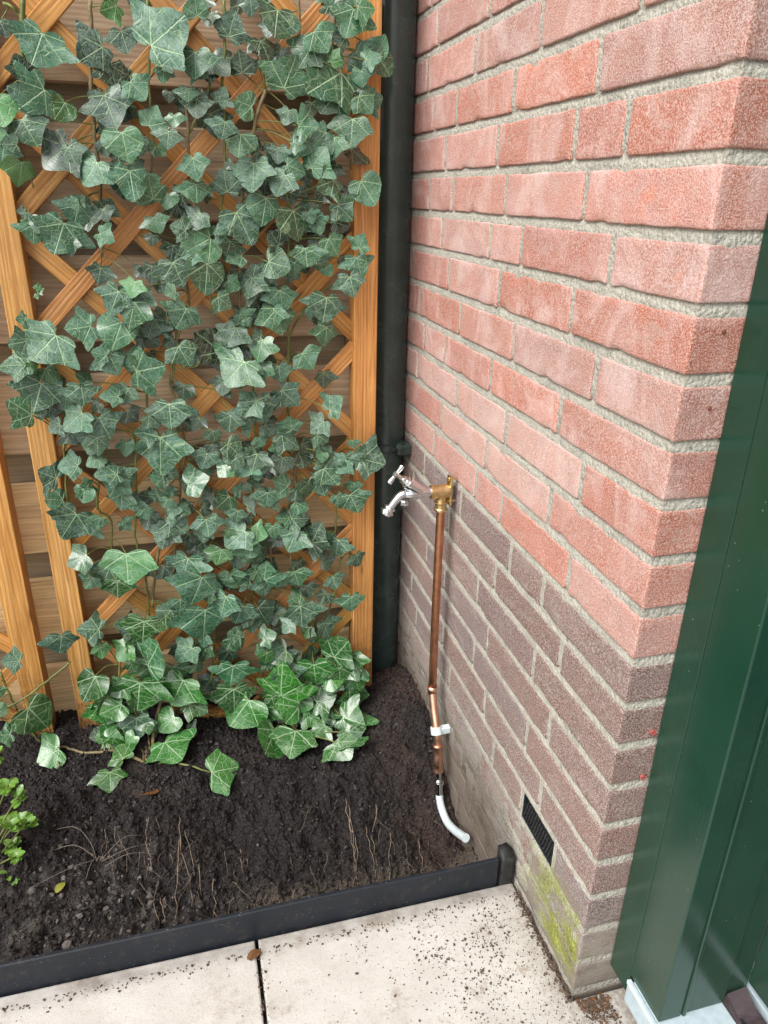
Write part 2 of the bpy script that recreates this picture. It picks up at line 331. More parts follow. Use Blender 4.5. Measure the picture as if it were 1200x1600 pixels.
def spline(pts, k=5):
    pts = [Vector(p) for p in pts]; P = [pts[0]] + pts + [pts[-1]]; o = []
    for i in range(1, len(P) - 2):
        for j in range(k):
            t = j / k; a, b, c, d = P[i - 1], P[i], P[i + 1], P[i + 2]
            o.append(.5 * ((2 * b) + (c - a) * t + (2 * a - 5 * b + 4 * c - d) * t * t + (3 * b - a - 3 * c + d) * t ** 3))
    return o + [pts[-1]]
fb = noise.fractal
def N(x, y, z=0., s=1.): return noise.noise(Vector((x * s, y * s, z * s)))

# ---------------------------------------------------------------- ground, paving
g = G(); g.add([(-90, -90, -.19), (90, -90, -.19), (90, 90, -.19), (-90, 90, -.19)], [(0, 1, 2, 3)])
tag(g.obj('ground', MGRND), kind='structure')
g = G(); g.box((-2.6, -2.2, -.17), (.046, .186, -.052)); tag(g.obj('sand_bed', MGRND), kind='structure')
pav = thing('paving', 'cream concrete slab paving along the soil bed', 'paving', (-.4, 0, 0)); pav['kind'] = 'structure'; del pav['label'], pav['category']
def slab(poly):
    bm = bmesh.new(); vs = [bm.verts.new((x, y, -.05)) for x, y in poly]; f = bm.faces.new(vs)
    r = bmesh.ops.extrude_face_region(bm, geom=[f])
    for v in r['geom']:
        if isinstance(v, bmesh.types.BMVert): v.co.z = 0
    bmesh.ops.recalc_face_normals(bm, faces=bm.faces[:])
    top = [e for e in bm.edges if all(v.co.z > -.001 for v in e.verts)]
    bmesh.ops.bevel(bm, geom=top, offset=.0028, segments=2, affect='EDGES', profile=.5)
    me = bpy.data.meshes.new('slab'); bm.to_mesh(me); bm.free(); me.materials.append(MP)
    o = bpy.data.objects.new('slab', me); C.objects.link(o); o.parent = pav; o.location = (.4, 0, 0); return o
slab([(-.4145, .1885), (-.007, .1885), (-.007, -.008), (.12, -.008), (.12, -.42), (-.4145, -.42)])
slab([(-.8165, .1885), (-.4195, .1885), (-.4195, -.42), (-.8165, -.42)])
slab([(-1.22, .1885), (-.8225, .1885), (-.8225, -.42), (-1.22, -.42)])
for i in range(6):
    for j in range(3):
        x0 = .046 - .46 * (i + 1) + .003; y1 = -.426 - j * .6
        slab([(x0, y1), (x0 + .454, y1), (x0 + .454, y1 - .594), (x0, y1 - .594)])
for i in range(3): slab([(-1.226 - .46 * i, .1885), (-1.226 - .46 * i, -.42), (-1.68 - .46 * i, -.42), (-1.68 - .46 * i, .1885)][::-1])

# ---------------------------------------------------------------- soil bed
def soil_z(x, y, rough=True):
    t = lambda a, b, v: max(0, min(1, (v - a) / (b - a)))
    sm = lambda a, b, v: (lambda q: q * q * (3 - 2 * q))(t(a, b, v))
    z = -.138 + .074 * sm(.29, .58, y)                       # dug trench behind the edging, rising to the fence
    left = sm(-.40, -.66, x); z += left * (.075 * sm(.60, .24, y) + .03 * sm(.2, .5, y))
    z += .055 * sm(-.22, -.01, x) * sm(.50, .66, y) * sm(.95, .75, y)     # ramp up to the pier
    z -= .035 * sm(-.20, -.06, x) * sm(.30, .40, y) * sm(.56, .46, y)      # pit under the waste pipe
    z += .05 * sm(-.07, 0, x) * sm(.44, .28, y)
    z -= .03 * sm(.36, .31, y) * sm(-.50, -.40, x)
    if rough:
        e_ = max(.25, min(1, (.78 - y) / .2)); z += e_ * (.026 * N(x, y, 1, 7) + .020 * N(x, y, 4, 19) + .014 * N(x, y, 9, 43))
        n = abs(N(x, y, 2, 75)); z += .012 * n + .008 * N(x, y, 5, 140) + .0045 * N(x, y, 3, 300)
        z += .010 * max(0, N(x, y, 11, 30) - .15) * (1 + left)
    return z
def grid(name, x0, x1, y0, y1, nx, ny, m):
    V = []; F = []
    for j in range(ny + 1):
        y = y0 + (y1 - y0) * j / ny
        for i in range(nx + 1):
            x = x0 + (x1 - x0) * i / nx; V.append((x + .003 * N(x, y, 20, 90), y + .003 * N(x, y, 30, 90), soil_z(x, y)))
    for j in range(ny):
        for i in range(nx):
            a = j * (nx + 1) + i; F.append((a, a + 1, a + nx + 2, a + nx + 1))
    return obj(name, mesh(name, V, F, m, True))
so1 = grid('soil', -.99, -.002, .2, 1.12, 330, 300, MS); tag(so1, kind='structure')
so2 = grid('soil', -3.0, -.985, .2, 1.12, 120, 60, MS); tag(so2, kind='structure')

# clods, stones, crumbs: loose stuff
def rocks(name, pts, m, label=None, cat=None, seed=1):
    rnd = random.Random(seed); bm = bmesh.new(); bmesh.ops.create_icosphere(bm, subdivisions=1, radius=1)
    bv = [v.co.copy() for v in bm.verts]; bf = [tuple(v.index for v in f.verts) for f in bm.faces]; bm.free()
    V = []; F = []
    for (x, y, z, r) in pts:
        q = Matrix.Rotation(rnd.uniform(0, 6.28), 3, Vector((rnd.gauss(0, 1), rnd.gauss(0, 1), rnd.gauss(0, 1))).normalized())
        sx, sy, sz = rnd.uniform(.7, 1.3), rnd.uniform(.6, 1.1), rnd.uniform(.5, .9); n = len(V)
        for b in bv:
            k = rnd.uniform(.6, 1.3); c = q @ Vector((b.x * sx * k, b.y * sy * k, b.z * sz * k)) * r
            V.append((x + c.x, y + c.y, z + c.z))
        F += [tuple(i + n for i in f) for f in bf]
    o = obj(name, mesh(name, V, F, m, False)); return tag(o, label, cat, kind='stuff')
rnd = random.Random(3)
pts = []
while len(pts) < 9500:
    x, y = rnd.uniform(-.95, -.01), rnd.uniform(.21, .82)
    if N(x, y, 7, 6) + rnd.uniform(-.5, .5) < -.05: continue
    r = .0008 + .0046 * rnd.random() ** 3.6; pts.append((x, y, soil_z(x, y) + r * .3, r))
rocks('soil_clods', pts, MCLOD, 'dark loose soil crumbs lying over the planting bed', 'soil', 1)
pts = []
while len(pts) < 260:
    x, y = rnd.gauss(-.66, .07), rnd.gauss(.34, .07)
    if not (-.95 < x < -.3 and .215 < y < .6): continue
    r = .0012 + .0068 * rnd.random() ** 3.2; pts.append((x, y, soil_z(x, y) + r * .1, r))
for _ in range(150):
    x, y = rnd.uniform(-.9, -.02), rnd.uniform(.22, .8); r = .0008 + .0022 * rnd.random() ** 2; pts.append((x, y, soil_z(x, y) + r * .4, r))
rocks('pale_clods', pts, MSTONE, 'pale grey lumps of dry soil and grit in the bed', 'soil', 2)
pts = []
def crumb(x, y, r): pts.append((x, y, r * .35, r))
while len(pts) < 2300:
    x = -.008 - abs(rnd.gauss(0, .11)); y = rnd.uniform(-.12, .174)
    if x < -.41 or rnd.random() < .25 + .5 * (N(x, y, 3, 22) < -.05): continue
    crumb(x, y, .0004 + .0011 * rnd.random() ** 3)
for _ in range(500): crumb(rnd.uniform(-.80, -.02), rnd.uniform(-.15, .17), .0004 + .001 * rnd.random() ** 3)
for cx, cy, sg_, nn in ((-.161, .091, .010, 40), (-.175, .105, .012, 35), (-.10, .10, .024, 80), (-.125, .06, .018, 50), (-.085, .045, .022, 50), (-.20, .10, .02, 25), (-.14, .02, .012, 20), (-.27, .13, .01, 12), (-.07, .13, .024, 90)):
    for _ in range(nn): crumb(min(-.01, rnd.gauss(cx, sg_)), min(.17, rnd.gauss(cy, sg_)), .0006 + .0019 * rnd.random() ** 2.5)
for _ in range(40): crumb(rnd.uniform(-.35, -.04), rnd.gauss(.05, .05), .001 + .0016 * rnd.random() ** 2)
for _ in range(420): crumb(rnd.uniform(-.82, -.1), .172 - abs(rnd.gauss(0, .006 + .012 * max(0, N(len(pts), 1, 0, .01)))), .0005 + .0018 * rnd.random() ** 2)
for _ in range(600):   # at the foot of the pier
    y = rnd.uniform(-.01, .17); crumb(-.003 - abs(rnd.gauss(0, .006)), y, .0007 + .002 * rnd.random() ** 2)
for _ in range(700):   # under the door frame
    x = rnd.uniform(.0, .045); crumb(x, -.012 - abs(rnd.gauss(0, .03)) * (.3 + x * 18), .0006 + .002 * rnd.random() ** 2)
for _ in range(160):
    y = rnd.uniform(-.2, .17); crumb(-.4175 + rnd.gauss(0, .004), y, .0008 + .0018 * rnd.random() ** 2)
rocks('paving_crumbs', pts, MCRUMB, 'brown soil crumbs and grit scattered on the cream slabs', 'grit', 5)
# orange brown leaf bits under the frame
g = G()
for _ in range(60):
    x = rnd.uniform(.0, .048); y = -.01 - abs(rnd.gauss(0, .03)) * (.3 + x * 18); a = rnd.uniform(0, 6.3); r = rnd.uniform(.0015, .004); z = rnd.uniform(.001, .004)
    c, s_ = math.cos(a) * r, math.sin(a) * r; g.add([(x - c, y - s_, z), (x + s_ * .5, y - c * .5, z + .001), (x + c, y + s_, z + .0015), (x - s_ * .4, y + c * .4, z)], [(0, 1, 2, 3)])
tag(g.obj('leaf_litter', MDLEAF), 'shredded brown leaf litter at the foot of the green frame', 'litter', kind='stuff')
# fine roots sticking out of the cut face
g = G()
for k in range(70):
    cl = rnd.choice([(-.47, .42, 9), (-.40, .38, 9), (-.17, .36, 8), (-.13, .37, 6), (-.56, .40, 6), (-.3, .36, 4), (-.62, .48, 5), (-.08, .40, 4)])
    x, y = rnd.gauss(cl[0], .03), rnd.gauss(cl[1], .045)
    if y < .23 or x > -.02: continue
    L = rnd.uniform(.015, .06); p = Vector((x, y, soil_z(x, y, False) + .012)); d = Vector((rnd.gauss(0, .3), -1, rnd.gauss(-.1, .2))).normalized(); P = [p]
    for i in range(6):
        d = (d + Vector((rnd.gauss(0, .3), rnd.gauss(0, .15), rnd.gauss(0, .2)))).normalized(); q = P[-1] + d * L / 6
        if q.y < .215 or q.x > -.012: break
        q.z = max(q.z, soil_z(q.x, q.y) + .0015); q.z = min(q.z, soil_z(q.x, q.y) + .012); P.append(q)
    if len(P) > 2: g.tube(P, [.00045 * rnd.uniform(.6, 1.2) * (1 - .6 * i / len(P)) for i in range(len(P))], 4)
for P in [[(-0.527, 0.508), (-0.53, 0.449), (-0.514, 0.39), (-0.513, 0.338)], [(-0.53, 0.456), (-0.536, 0.395), (-0.539, 0.32)], [(-0.476, 0.387), (-0.478, 0.342), (-0.495, 0.309)], [(-0.478, 0.342), (-0.467, 0.324), (-0.446, 0.316)], [(-0.521, 0.479), (-0.506, 0.401)], [(-0.497, 0.441), (-0.499, 0.366)], [(-0.583, 0.507), (-0.583, 0.448), (-0.571, 0.404)], [(-0.211, 0.487), (-0.217, 0.417), (-0.226, 0.367), (-0.24, 0.329)], [(-0.215, 0.5), (-0.22, 0.433), (-0.223, 0.373), (-0.229, 0.319)], [(-0.215, 0.463), (-0.215, 0.401), (-0.23, 0.346)], [(-0.19, 0.441), (-0.189, 0.394), (-0.191, 0.351)], [(-0.143, 0.43), (-0.165, 0.359), (-0.178, 0.293)], [(-0.089, 0.416), (-0.099, 0.357), (-0.116, 0.332)], [(-0.337, 0.359), (-0.35, 0.333), (-0.366, 0.312)], [(-0.155, 0.482), (-0.179, 0.423), (-0.183, 0.363)], [(-0.575, 0.354), (-0.565, 0.315)], [(-0.565, 0.357), (-0.556, 0.319)], [(-0.425, 0.445), (-0.424, 0.395)]]:
    P3 = []
    for (x, y) in P:
        z = soil_z(x, y, False); P3.append((x, y, z + .004))
    Q = spline(P3, 5); Q = [Vector((q.x + rnd.gauss(0, .0015), q.y, max(q.z, soil_z(q.x, q.y) + .002))) for q in Q if q.y > .212]
    if len(Q) > 2: g.tube(Q, [.00075 * (1 - .5 * i / len(Q)) for i in range(len(Q))], 5)
tag(g.obj('fine_roots', MROOT, smooth=True), 'thin pale roots poking out of the dark soil', 'roots', kind='stuff')
# dead twigs at the left
tw = G()
for P in ([(-.735, .50), (-.70, .485), (-.675, .455), (-.665, .43)], [(-.745, .455), (-.70, .45), (-.665, .425)], [(-.665, .425), (-.70, .41), (-.76, .395)], [(-.655, .425), (-.62, .45), (-.59, .46)], [(-.655, .42), (-.61, .43), (-.57, .445)], [(-.65, .41), (-.61, .42), (-.565, .425)], [(-.667, .43), (-.672, .405), (-.678, .39)]):
    Q = spline([(x, y, soil_z(x, y, False) + .012 + .012 * math.sin(i * 1.4)) for i, (x, y) in enumerate(P)], 5); tw.tube(Q, [.0007 * (1 - .4 * i / len(Q)) for i in range(len(Q))], 5)
tag(tw.obj('dead_twigs', MTWIG, smooth=True), 'dry grey twig lying spread out on the soil left of the bed', 'twig')

# ---------------------------------------------------------------- brick pier
JZ = {0: .003, 1: .062, 2: .124, 3: .186, 4: .247, 5: .309, 6: .370, 7: .432, 8: .490, 9: .549, 10: .612, 11: .674, 12: .736, 13: .7975, 14: .862, 15: .926, 16: .9875, 17: 1.0505, 18: 1.114}
def jz(k):
    if k in JZ: return JZ[k]
    return JZ[0] + k * .061 if k < 0 else JZ[18] + (k - 18) * .0625
YJ = {20: [.108, .328, .548, .77], 19: [.162, .377, .594, .816], 18: [.227, .444, .663, .775], 17: [.158, .263, .485, .705], 16: [.224, .445, .658, .778], 15: [.154, .379, .487, .703],
      14: [.224, .442, .659, .88], 13: [.154, .376, .593, .815], 12: [.225, .448, .66, .775], 11: [.154, .378, .590, .81], 10: [.223, .441, .658, .88], 9: [.155, .369, .474, .689],
      8: [.214, .323, .536, .745], 7: [.148, .37, .59, .81], 6: [.216, .434, .65, .87], 5: [.152, .377, .595, .705], 4: [.211, .428, .648, .87], 3: [.152, .367, .585, .80],
      2: [.094, .204, .315, .536], 1: [.156, .367, .587, .80], 0: [.216, .436, .656, .876]}
pier = thing('brick_pier', 'red and purple brown brick pier with pale mortar beside the green frame', 'wall', (0, .6, 0))
BM = {}
def brick_mesh(L, var):
    key = (round(L * 50) / 50, var)
    if key in BM: return BM[key]
    L0 = key[0]; nx, ny, nz = 3, max(6, int(L0 / .012)), 5; X, Y, Z = .1, L0, .0505; idx = {}; V = []; F = []
    r = .0020
    def axis(T, n): return [0, r * .35, r, r * 2.6] + [T * q / n for q in range(1, n)] + [T - r * 2.6, T - r, T - r * .35, T]
    AX, AY, AZ = axis(X, 2), axis(Y, max(4, int(L0 / .016))), axis(Z, 4); nx, ny, nz = len(AX) - 1, len(AY) - 1, len(AZ) - 1
    def vid(i, j, k):
        if (i, j, k) in idx: return idx[i, j, k]
        p = Vector((AX[i], AY[j], AZ[k]))
        q = Vector((max(r, min(X - r, p.x)), max(r, min(Y - r, p.y)), max(r, min(Z - r, p.z)))); d = p - q
        edge = d.length > 1e-6 and sum(abs(c) > 1e-6 for c in d) > 1
        if edge: p = q + d.normalized() * r
        s = var * 17.3; n = Vector((N(p.x + s, p.y, p.z, 60), N(p.x, p.y + s, p.z, 60), N(p.x, p.y, p.z + s, 60))) * .0009
        n += Vector((N(p.x + s, p.y, p.z, 170), N(p.x, p.y + s, p.z, 170), N(p.x, p.y, p.z + s, 170))) * .0006
        n.z += .0010 * N(s, p.y, (0 if p.z < Z / 2 else 5), 25) + .0008 * N(s, p.y, (0 if p.z < Z / 2 else 5), 110)
        chip = max(0, N(p.x * .3 + s, p.y, (2 if p.z < Z / 2 else 7), 38) - .38)
        if (p.z < .004 or p.z > Z - .004) and p.x < .004: n += Vector((.008 * chip, 0, (.006 if p.z < Z / 2 else -.006) * chip))
        idx[i, j, k] = len(V); V.append(p + n); return idx[i, j, k]
    for j in range(ny):
        for k in range(nz):
            F.append((vid(0, j, k), vid(0, j, k + 1), vid(0, j + 1, k + 1), vid(0, j + 1, k))); F.append((vid(nx, j, k), vid(nx, j + 1, k), vid(nx, j + 1, k + 1), vid(nx, j, k + 1)))
    for i in range(nx):
        for k in range(nz):
            F.append((vid(i, 0, k), vid(i + 1, 0, k), vid(i + 1, 0, k + 1), vid(i, 0, k + 1))); F.append((vid(i, ny, k), vid(i, ny, k + 1), vid(i + 1, ny, k + 1), vid(i + 1, ny, k)))
    for i in range(nx):
        for j in range(ny):
            F.append((vid(i, j, 0), vid(i, j + 1, 0), vid(i + 1, j + 1, 0), vid(i + 1, j, 0))); F.append((vid(i, j, nz), vid(i + 1, j, nz), vid(i + 1, j + 1, nz), vid(i, j + 1, nz)))
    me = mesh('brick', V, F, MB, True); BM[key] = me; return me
rb = random.Random(11)
reds = [(.43, .205, .155), (.47, .23, .18), (.40, .175, .13), (.47, .25, .205), (.43, .24, .195), (.45, .185, .125)]
darks = [(.172, .118, .106), (.186, .124, .102), (.152, .115, .108), (.20, .14, .12), (.178, .112, .090), (.162, .122, .114)]
YEND = 1.30
for k in range(-4, 42):
    if k in YJ: ys = list(YJ[k])
    else: ys = [.224 if k % 2 == 0 else .156]
    while ys[-1] < YEND - .2: ys.append(ys[-1] + .22 + rb.uniform(-.004, .004))
    e = [-.006] + ys + [YEND]
    z0, z1 = jz(k) + .006, jz(k + 1) - .006
    for i in range(len(e) - 1):
        y0, y1 = e[i] + .0058, e[i + 1] - .0058
        if k == 2 and i == 1: continue         # the air brick
        L = y1 - y0
        if L < .02: continue
        me = brick_mesh(L, rb.randint(0, 3)); L0 = round(L * 50) / 50
        red = k >= 9 or (k > 8 and y0 > .7)
        col = rb.choice(reds if red else darks); f = rb.uniform(.9, 1.12); col = [c * f for c in col]
        if k in (9, 10, 11) and y0 > .15 and rb.random() < .5: col = [.50, .31, .26]
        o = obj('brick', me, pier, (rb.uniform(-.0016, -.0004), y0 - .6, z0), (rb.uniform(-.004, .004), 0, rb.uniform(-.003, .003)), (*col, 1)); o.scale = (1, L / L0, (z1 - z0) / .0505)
# mortar sheets, raked a little under each brick
V = []; F = []
ny, z0m, z1m, dzm = 230, -.24, 1.45, .005; nz = int((z1m - z0m) / dzm)
ks = sorted(set(range(-5, 43)))
def mort(yz, z, s):
    jb = min(ks, key=lambda k: abs(jz(k) - z)); t = (z - jz(jb)) / .006
    d = .0008
    if abs(t) < 1.6: d = .0005 + .0034 * max(0, min(1, (t + 1) / 2)) ** 3.2
    e = min(1, max(0, (yz - .003) / .01)); v = (1 - e) * .0022 + e * (d + .0008 * N(yz + s, z, 1, 70) + .0006 * N(yz, z + s, 2, 190))
    lo = max(0, min(1, (.150 - z) / .06)) * max(.42, min(1, (.30 - yz) / .08))   # cement smeared over the lowest courses
    if s == 0: v -= lo * e * max(0, .0022 + .0052 * N(yz, z * 1.8, 8, 26) + .0016 * N(yz, z, 6, 120))
    return v
for i in range(nz + 1):
    z = z0m + dzm * i
    for j in range(ny + 1):
        y = .0022 + (YEND - .0022) * (j / ny) ** 1.3; V.append((mort(y, z, 0), y - .6, z))
n1 = len(V)
for i in range(nz):
    for j in range(ny):
        a = i * (ny + 1) + j; yy_ = V[a][1] + .6; zz_ = V[a][2]
        if .092 < yy_ < .203 and .126 < zz_ < .176: continue      # the vent's opening
        F.append((a, a + ny + 1, a + ny + 2, a + 1))
for i in range(nz + 1):
    z = z0m + dzm * i
    for j in range(17): x = .0022 + .0955 * j / 16; V.append((x, mort(x, z, 9) - .6, z))
for i in range(nz):
    for j in range(16): a = n1 + i * 17 + j; F.append((a, a + 1, a + 18, a + 17))
obj('mortar', mesh('mortar', V, F, MM, True), pier)
g = G(); g.box((.034, .014 - .6, -.25), (.098, YEND - .6, 2.64)); g.box((.004, .004 - .6, 1.45), (.011, YEND - .6, 2.64)); g.obj('mortar_core', MM, pier)
g = G(); rm = random.Random(8)
for _ in range(1500):
    y = rm.uniform(.004, .13); z = .02 + rm.random() * .12
    if N(y, z, 4, 26) < .05 + 2.2 * abs(z - .09) + max(0, y - .08) * 3: continue
    x = -.0012 - rm.random() * .0015; r = rm.uniform(.0006, .0016); d = Vector((-.8, rm.gauss(0, .5), .5 + rm.gauss(0, .4))).normalized() * r * 1.6; b = Vector((x, y - .6, z))
    sd = Vector((0, .7, .7)) * r * .5; g.add([b - sd, b + sd, b + d], [(0, 1, 2)]); sd = Vector((.3, .7, -.7)) * r * .5; g.add([b - sd, b + sd, b + d], [(0, 1, 2)])
tag(g.obj('moss', mat_plain('moss', (.20, .23, .03), .9, vs=200, var=.5), pier), kind='stuff')
# air brick: black louvred grille with fins
gy0, gy1, gz0, gz1 = .100, .198, .131, .178
fr = thing('air_vent', 'black plastic air vent grille set low in the brick pier', 'vent', (0, .15, .155))
fr.parent = None
g = G()
for a, b in (((.001, gy0, gz1 - .003), (.03, gy1, gz1)), ((.001, gy0, gz0), (.03, gy1, gz0 + .003)), ((.001, gy0, gz0 + .003), (.03, gy0 + .003, gz1 - .003)), ((.001, gy1 - .003, gz0 + .003), (.03, gy1, gz1 - .003)), ((.028, gy0 + .003, gz0 + .003), (.03, gy1 - .003, gz1 - .003))):
    g.box([a[0], a[1] - .15, a[2] - .155], [b[0], b[1] - .15, b[2] - .155])
g.obj('frame', MBLACK, fr)
g = G(); g.box((.004, gy0 + .003 - .15, -.0008), (.026, gy1 - .003 - .15, .0008)); g.obj('crossbar', MBLACK, fr)
fin = G(); fin.box((.0025, -.0009, -.0205), (.026, .0009, .0205)); fm = mesh('fin', fin.v, fin.f, MFIN)
for i in range(13): obj('fin', fm, fr, (0, gy0 + .0085 + i * .0067 - .15, 0), (R(16), 0, 0))
# mortar packed round the vent
g = G(); g.box((.0012, gy0 - .009, gz0 - .008), (.028, gy1 + .008, gz0 - .0005)); g.box((.0014, gy1 + .0005, gz0), (.028, gy1 + .008, gz1)); g.box((.0014, gy0 - .009, gz0), (.028, gy0 - .0005, gz1)); g.box((.0012, gy0 - .009, gz1 + .0005), (.028, gy1 + .008, gz1 + .004))
g.v = [(x, y - .6, z) for x, y, z in g.v]; g.obj('mortar_packing', MM, pier)
# wall plugs and drill holes on the end face
for x, z, lab in ((.042, .449, 'upper red wall plug in the dark bricks beside the green frame'), (.041, .382, 'lower red wall plug in the dark bricks beside the green frame')):
    g = G(); g.lathe((0, .004, 0), (0, -1, 0), [(0, .0026), (.0062, .0026), (.0066, .0036), (.0078, .0036), (.0078, .0019), (.002, .0018)], 14)
    o = g.obj('wall_plug', MPLUG, loc=(x, 0, z)); tag(o, lab, 'wall plug', 'red wall plugs'); smooth_by_angle(o)
for x, z in ((.032, .907), (.033, .835)):
    g = G(); g.lathe((x, -.6 - .0004 - .0012, z), (0, 1, 0), [(0, .0016), (.0012, .0024), (.004, .0022)], 12); g.obj('drill_hole', MHOLE, pier)

# ---------------------------------------------------------------- fence behind the trellis
fence = thing('board_fence', 'weathered horizontal board fence behind the ivy trellises', 'fence', (-.6, .86, -.1))
def boardmesh(L, h, t, var):
    n = 24; V = []; F = []; prof = [(-h / 2, 0), (-h / 2 + .003, -t / 2), (h / 2 - .003, -t / 2), (h / 2, 0), (h / 2 - .003, t / 2), (-h / 2 + .003, t / 2)]
    for i in range(n + 1):
        x = -L / 2 + L * i / n
        for (a, b) in prof: V.append((x, a + .0015 * N(x, var, 0, 3), b + .0015 * N(x, var, 9, 4)))
    for i in range(n):
        for k in range(6): F.append((i * 6 + k, (i + 1) * 6 + k, (i + 1) * 6 + (k + 1) % 6, i * 6 + (k + 1) % 6))
    F.append(tuple(range(6))); F.append(tuple(n * 6 + k for k in range(6))[::-1])
    return mesh('board', V, F, MF)
bms = [boardmesh(1.9, .149, .017, v * 3.1) for v in range(3)]
tints = {0: (1.15, 1.05, .85), 1: (1.25, 1.16, .92), 2: (1.22, 1.12, .92), 3: (1.0, .95, .92), 4: (.86, .81, .79), 5: (.78, .74, .73), 6: (.8, .74, .72), 7: (.8, .74, .72)}
for i in range(8):
    zc = .0155 + .205 * i; t = tints.get(i, (.6, .56, .55))
    if i == 0: zc = .014
    obj('board', bms[i % 3], fence, (-1.04 + .6, .8585 - .86, zc + .1), (R(90), 0, 0), (*t, 1))
    obj('board', bms[(i + 1) % 3], fence, (-1.04 + .6, .893 - .86, zc + .1025 + .1), (R(90), 0, 0), (.5, .5, .5, 1) if i > 3 else (.62, .62, .6, 1))  # rear boards tinted down, shade seen through the gaps is in the colour
obj('board', boardmesh(1.25, .07, .017, 5), fence, (-1.43 + .6, .842 - .86, -.085 + .1), (R(90), 0, 0), (.9, .7, .6, 1))
g = G()
for x in (-.105, -1.0, -1.96): g.box((x - .03 + .6, .868 - .86, -.12 + .1), (x + .03 + .6, .884 - .86, 1.72 + .1), .002)
g.obj('batten', MF, fence, color=(.45, .4, .38, 1))
g = G(); g.box((-.018 + .6, .935 - .86, 0), (-.0035 + .6, .96 - .86, 1.8)); g.obj('edge_batten', MT, fence, color=(.45, .32, .3, 1))
g = G(); g.box((-2.0 + .6, .91 - .86, 0), (-.02 + .6, .925 - .86, 1.78)); g.obj('back_panel', MF, fence, color=(.16, .16, .15, 1))

# ---------------------------------------------------------------- trellises
def beam(L, wd, t, var, c=.0012):
    prof = [(-wd / 2 + c, -t / 2), (wd / 2 - c, -t / 2), (wd / 2, -t / 2 + c), (wd / 2, t / 2 - c), (wd / 2 - c, t / 2), (-wd / 2 + c, t / 2), (-wd / 2, t / 2 - c), (-wd / 2, -t / 2 + c)]
    n = 10; V = []; F = []
    for i in range(n + 1):
        x = -L / 2 + L * i / n
        for (a, b) in prof: V.append((x, a + .0006 * N(x, var, 0, 6), b + .0004 * N(x, var, 9, 6)))
    for i in range(n):
        for k in range(8): F.append((i * 8 + k, (i + 1) * 8 + k, (i + 1) * 8 + (k + 1) % 8, i * 8 + (k + 1) % 8))
    F.append(tuple(range(8))); F.append(tuple(n * 8 + k for k in range(8))[::-1])
    return V, F
rtw = random.Random(5)
def trellis(lab, x0, x1, zb, zt, wl, wr, fo, bo):
    base = ((x0 + x1) / 2, .80, zb); t = thing('trellis', lab, 'trellis', base, 'wooden lattice trellises')
    def put(name, p, q, wd, th, y):
        p = Vector(p); q = Vector(q); d = q - p; V, F = beam(d.length, wd, th, rtw.uniform(0, 50)); me = mesh(name, V, F, MT)
        c = (p + q) / 2; f = rtw.uniform(.85, 1.12); o = obj(name, me, t, (c.x - base[0], y - base[1], c.y - base[2]), None, (f, f * rtw.uniform(.92, 1.05), f * rtw.uniform(.85, 1.1), 1))
        o.rotation_euler = (R(90), -math.atan2(d.y, d.x), 0) if False else (Matrix.Rotation(-math.atan2(d.y, d.x), 3, 'Y') @ Matrix.Rotation(R(90), 3, 'X')).to_euler()
        return o
    put('post', (x0 + wl / 2, zb), (x0 + wl / 2, zt), wl, .040, .804); put('post', (x1 - wr / 2, zb), (x1 - wr / 2, zt), wr, .040, .804)
    put('rail', (x0 + wl, zb + .040), (x1 - wr, zb + .040), .036, .030, .800); put('rail', (x0 + wl, zt - .03), (x1 - wr, zt - .03), .042, .036, .804)
    a0, a1, b0, b1 = x0 + wl - .008, x1 - wr + .008, zb + .04, zt - .045
    def clip(sg, u):
        pts = []
        xs = [a0, a1]; lo, hi = a0, a1
        # z = sg*x+u within b0..b1
        if sg > 0: lo = max(lo, b0 - u); hi = min(hi, b1 - u)
        else: lo = max(lo, u - b1); hi = min(hi, u - b0)
        return None if hi - lo < .02 else ((lo, sg * lo + u), (hi, sg * hi + u))
    for u in bo:
        c = clip(-1, u)
        if c: put('slat', *c, .030, .009, .8115)
    for u in fo:
        c = clip(1, u)
        if c: put('slat', *c, .030, .009, .8025)
    return t
FO = [.305, .498, .69, .879, 1.073, 1.268, 1.474, 1.660, 1.855, 2.05, 2.245]; BO = [-.52, -.333, -.137, .060, .255, .445, .640, .843, 1.04, 1.235]
trellis('ochre wooden lattice trellis behind the ivy between two upright posts, nearest the downpipe', -.727, -.092, -.105, 1.74, .042, .045, FO, BO)
trellis('ochre wooden lattice trellis at the far left edge, left of the gap', -1.42, -.778, -.10, 1.74, .042, .048, [.76 + .195 * k for k in range(14)], [-1.44 + .195 * k for k in range(14)])

# ---------------------------------------------------------------- downpipe
PX, PY = -.043, .892
dp = thing('downpipe', 'dark green black plastic downpipe in the corner', 'downpipe', (PX, PY, -.1))
g = G(); n = 40
g.lathe((0, 0, 0), (0, 0, 1), [(0, .0385), (.37, .0385), (.371, .040), (.372, .040), (2.7, .040)], n); o = g.obj('pipe', MPIPE, dp); smooth_by_angle(o)
g = G(); g.lathe((0, 0, .612), (0, 0, 1), [(0, .0405), (.001, .0435), (.0025, .0450), (.008, .0455), (.0135, .0450), (.017, .0445), (.018, .0405)], n); o = g.obj('bracket', MPIPE, dp); smooth_by_angle(o)
g = G(); g.box((.012, -.062, .612), (.0425, -.028, .634), .003); g.lathe((.012, -.045, .630), (0, -1, .2), [(0, .004), (.02, .004), (.02, .0065), (.026, .0065)], 8); g.lathe((.0, -.045, .622), (1, 0, 0), [(0, .0045), (.042, .0045)], 8); g.obj('clamp_screw', MPIPE, dp)

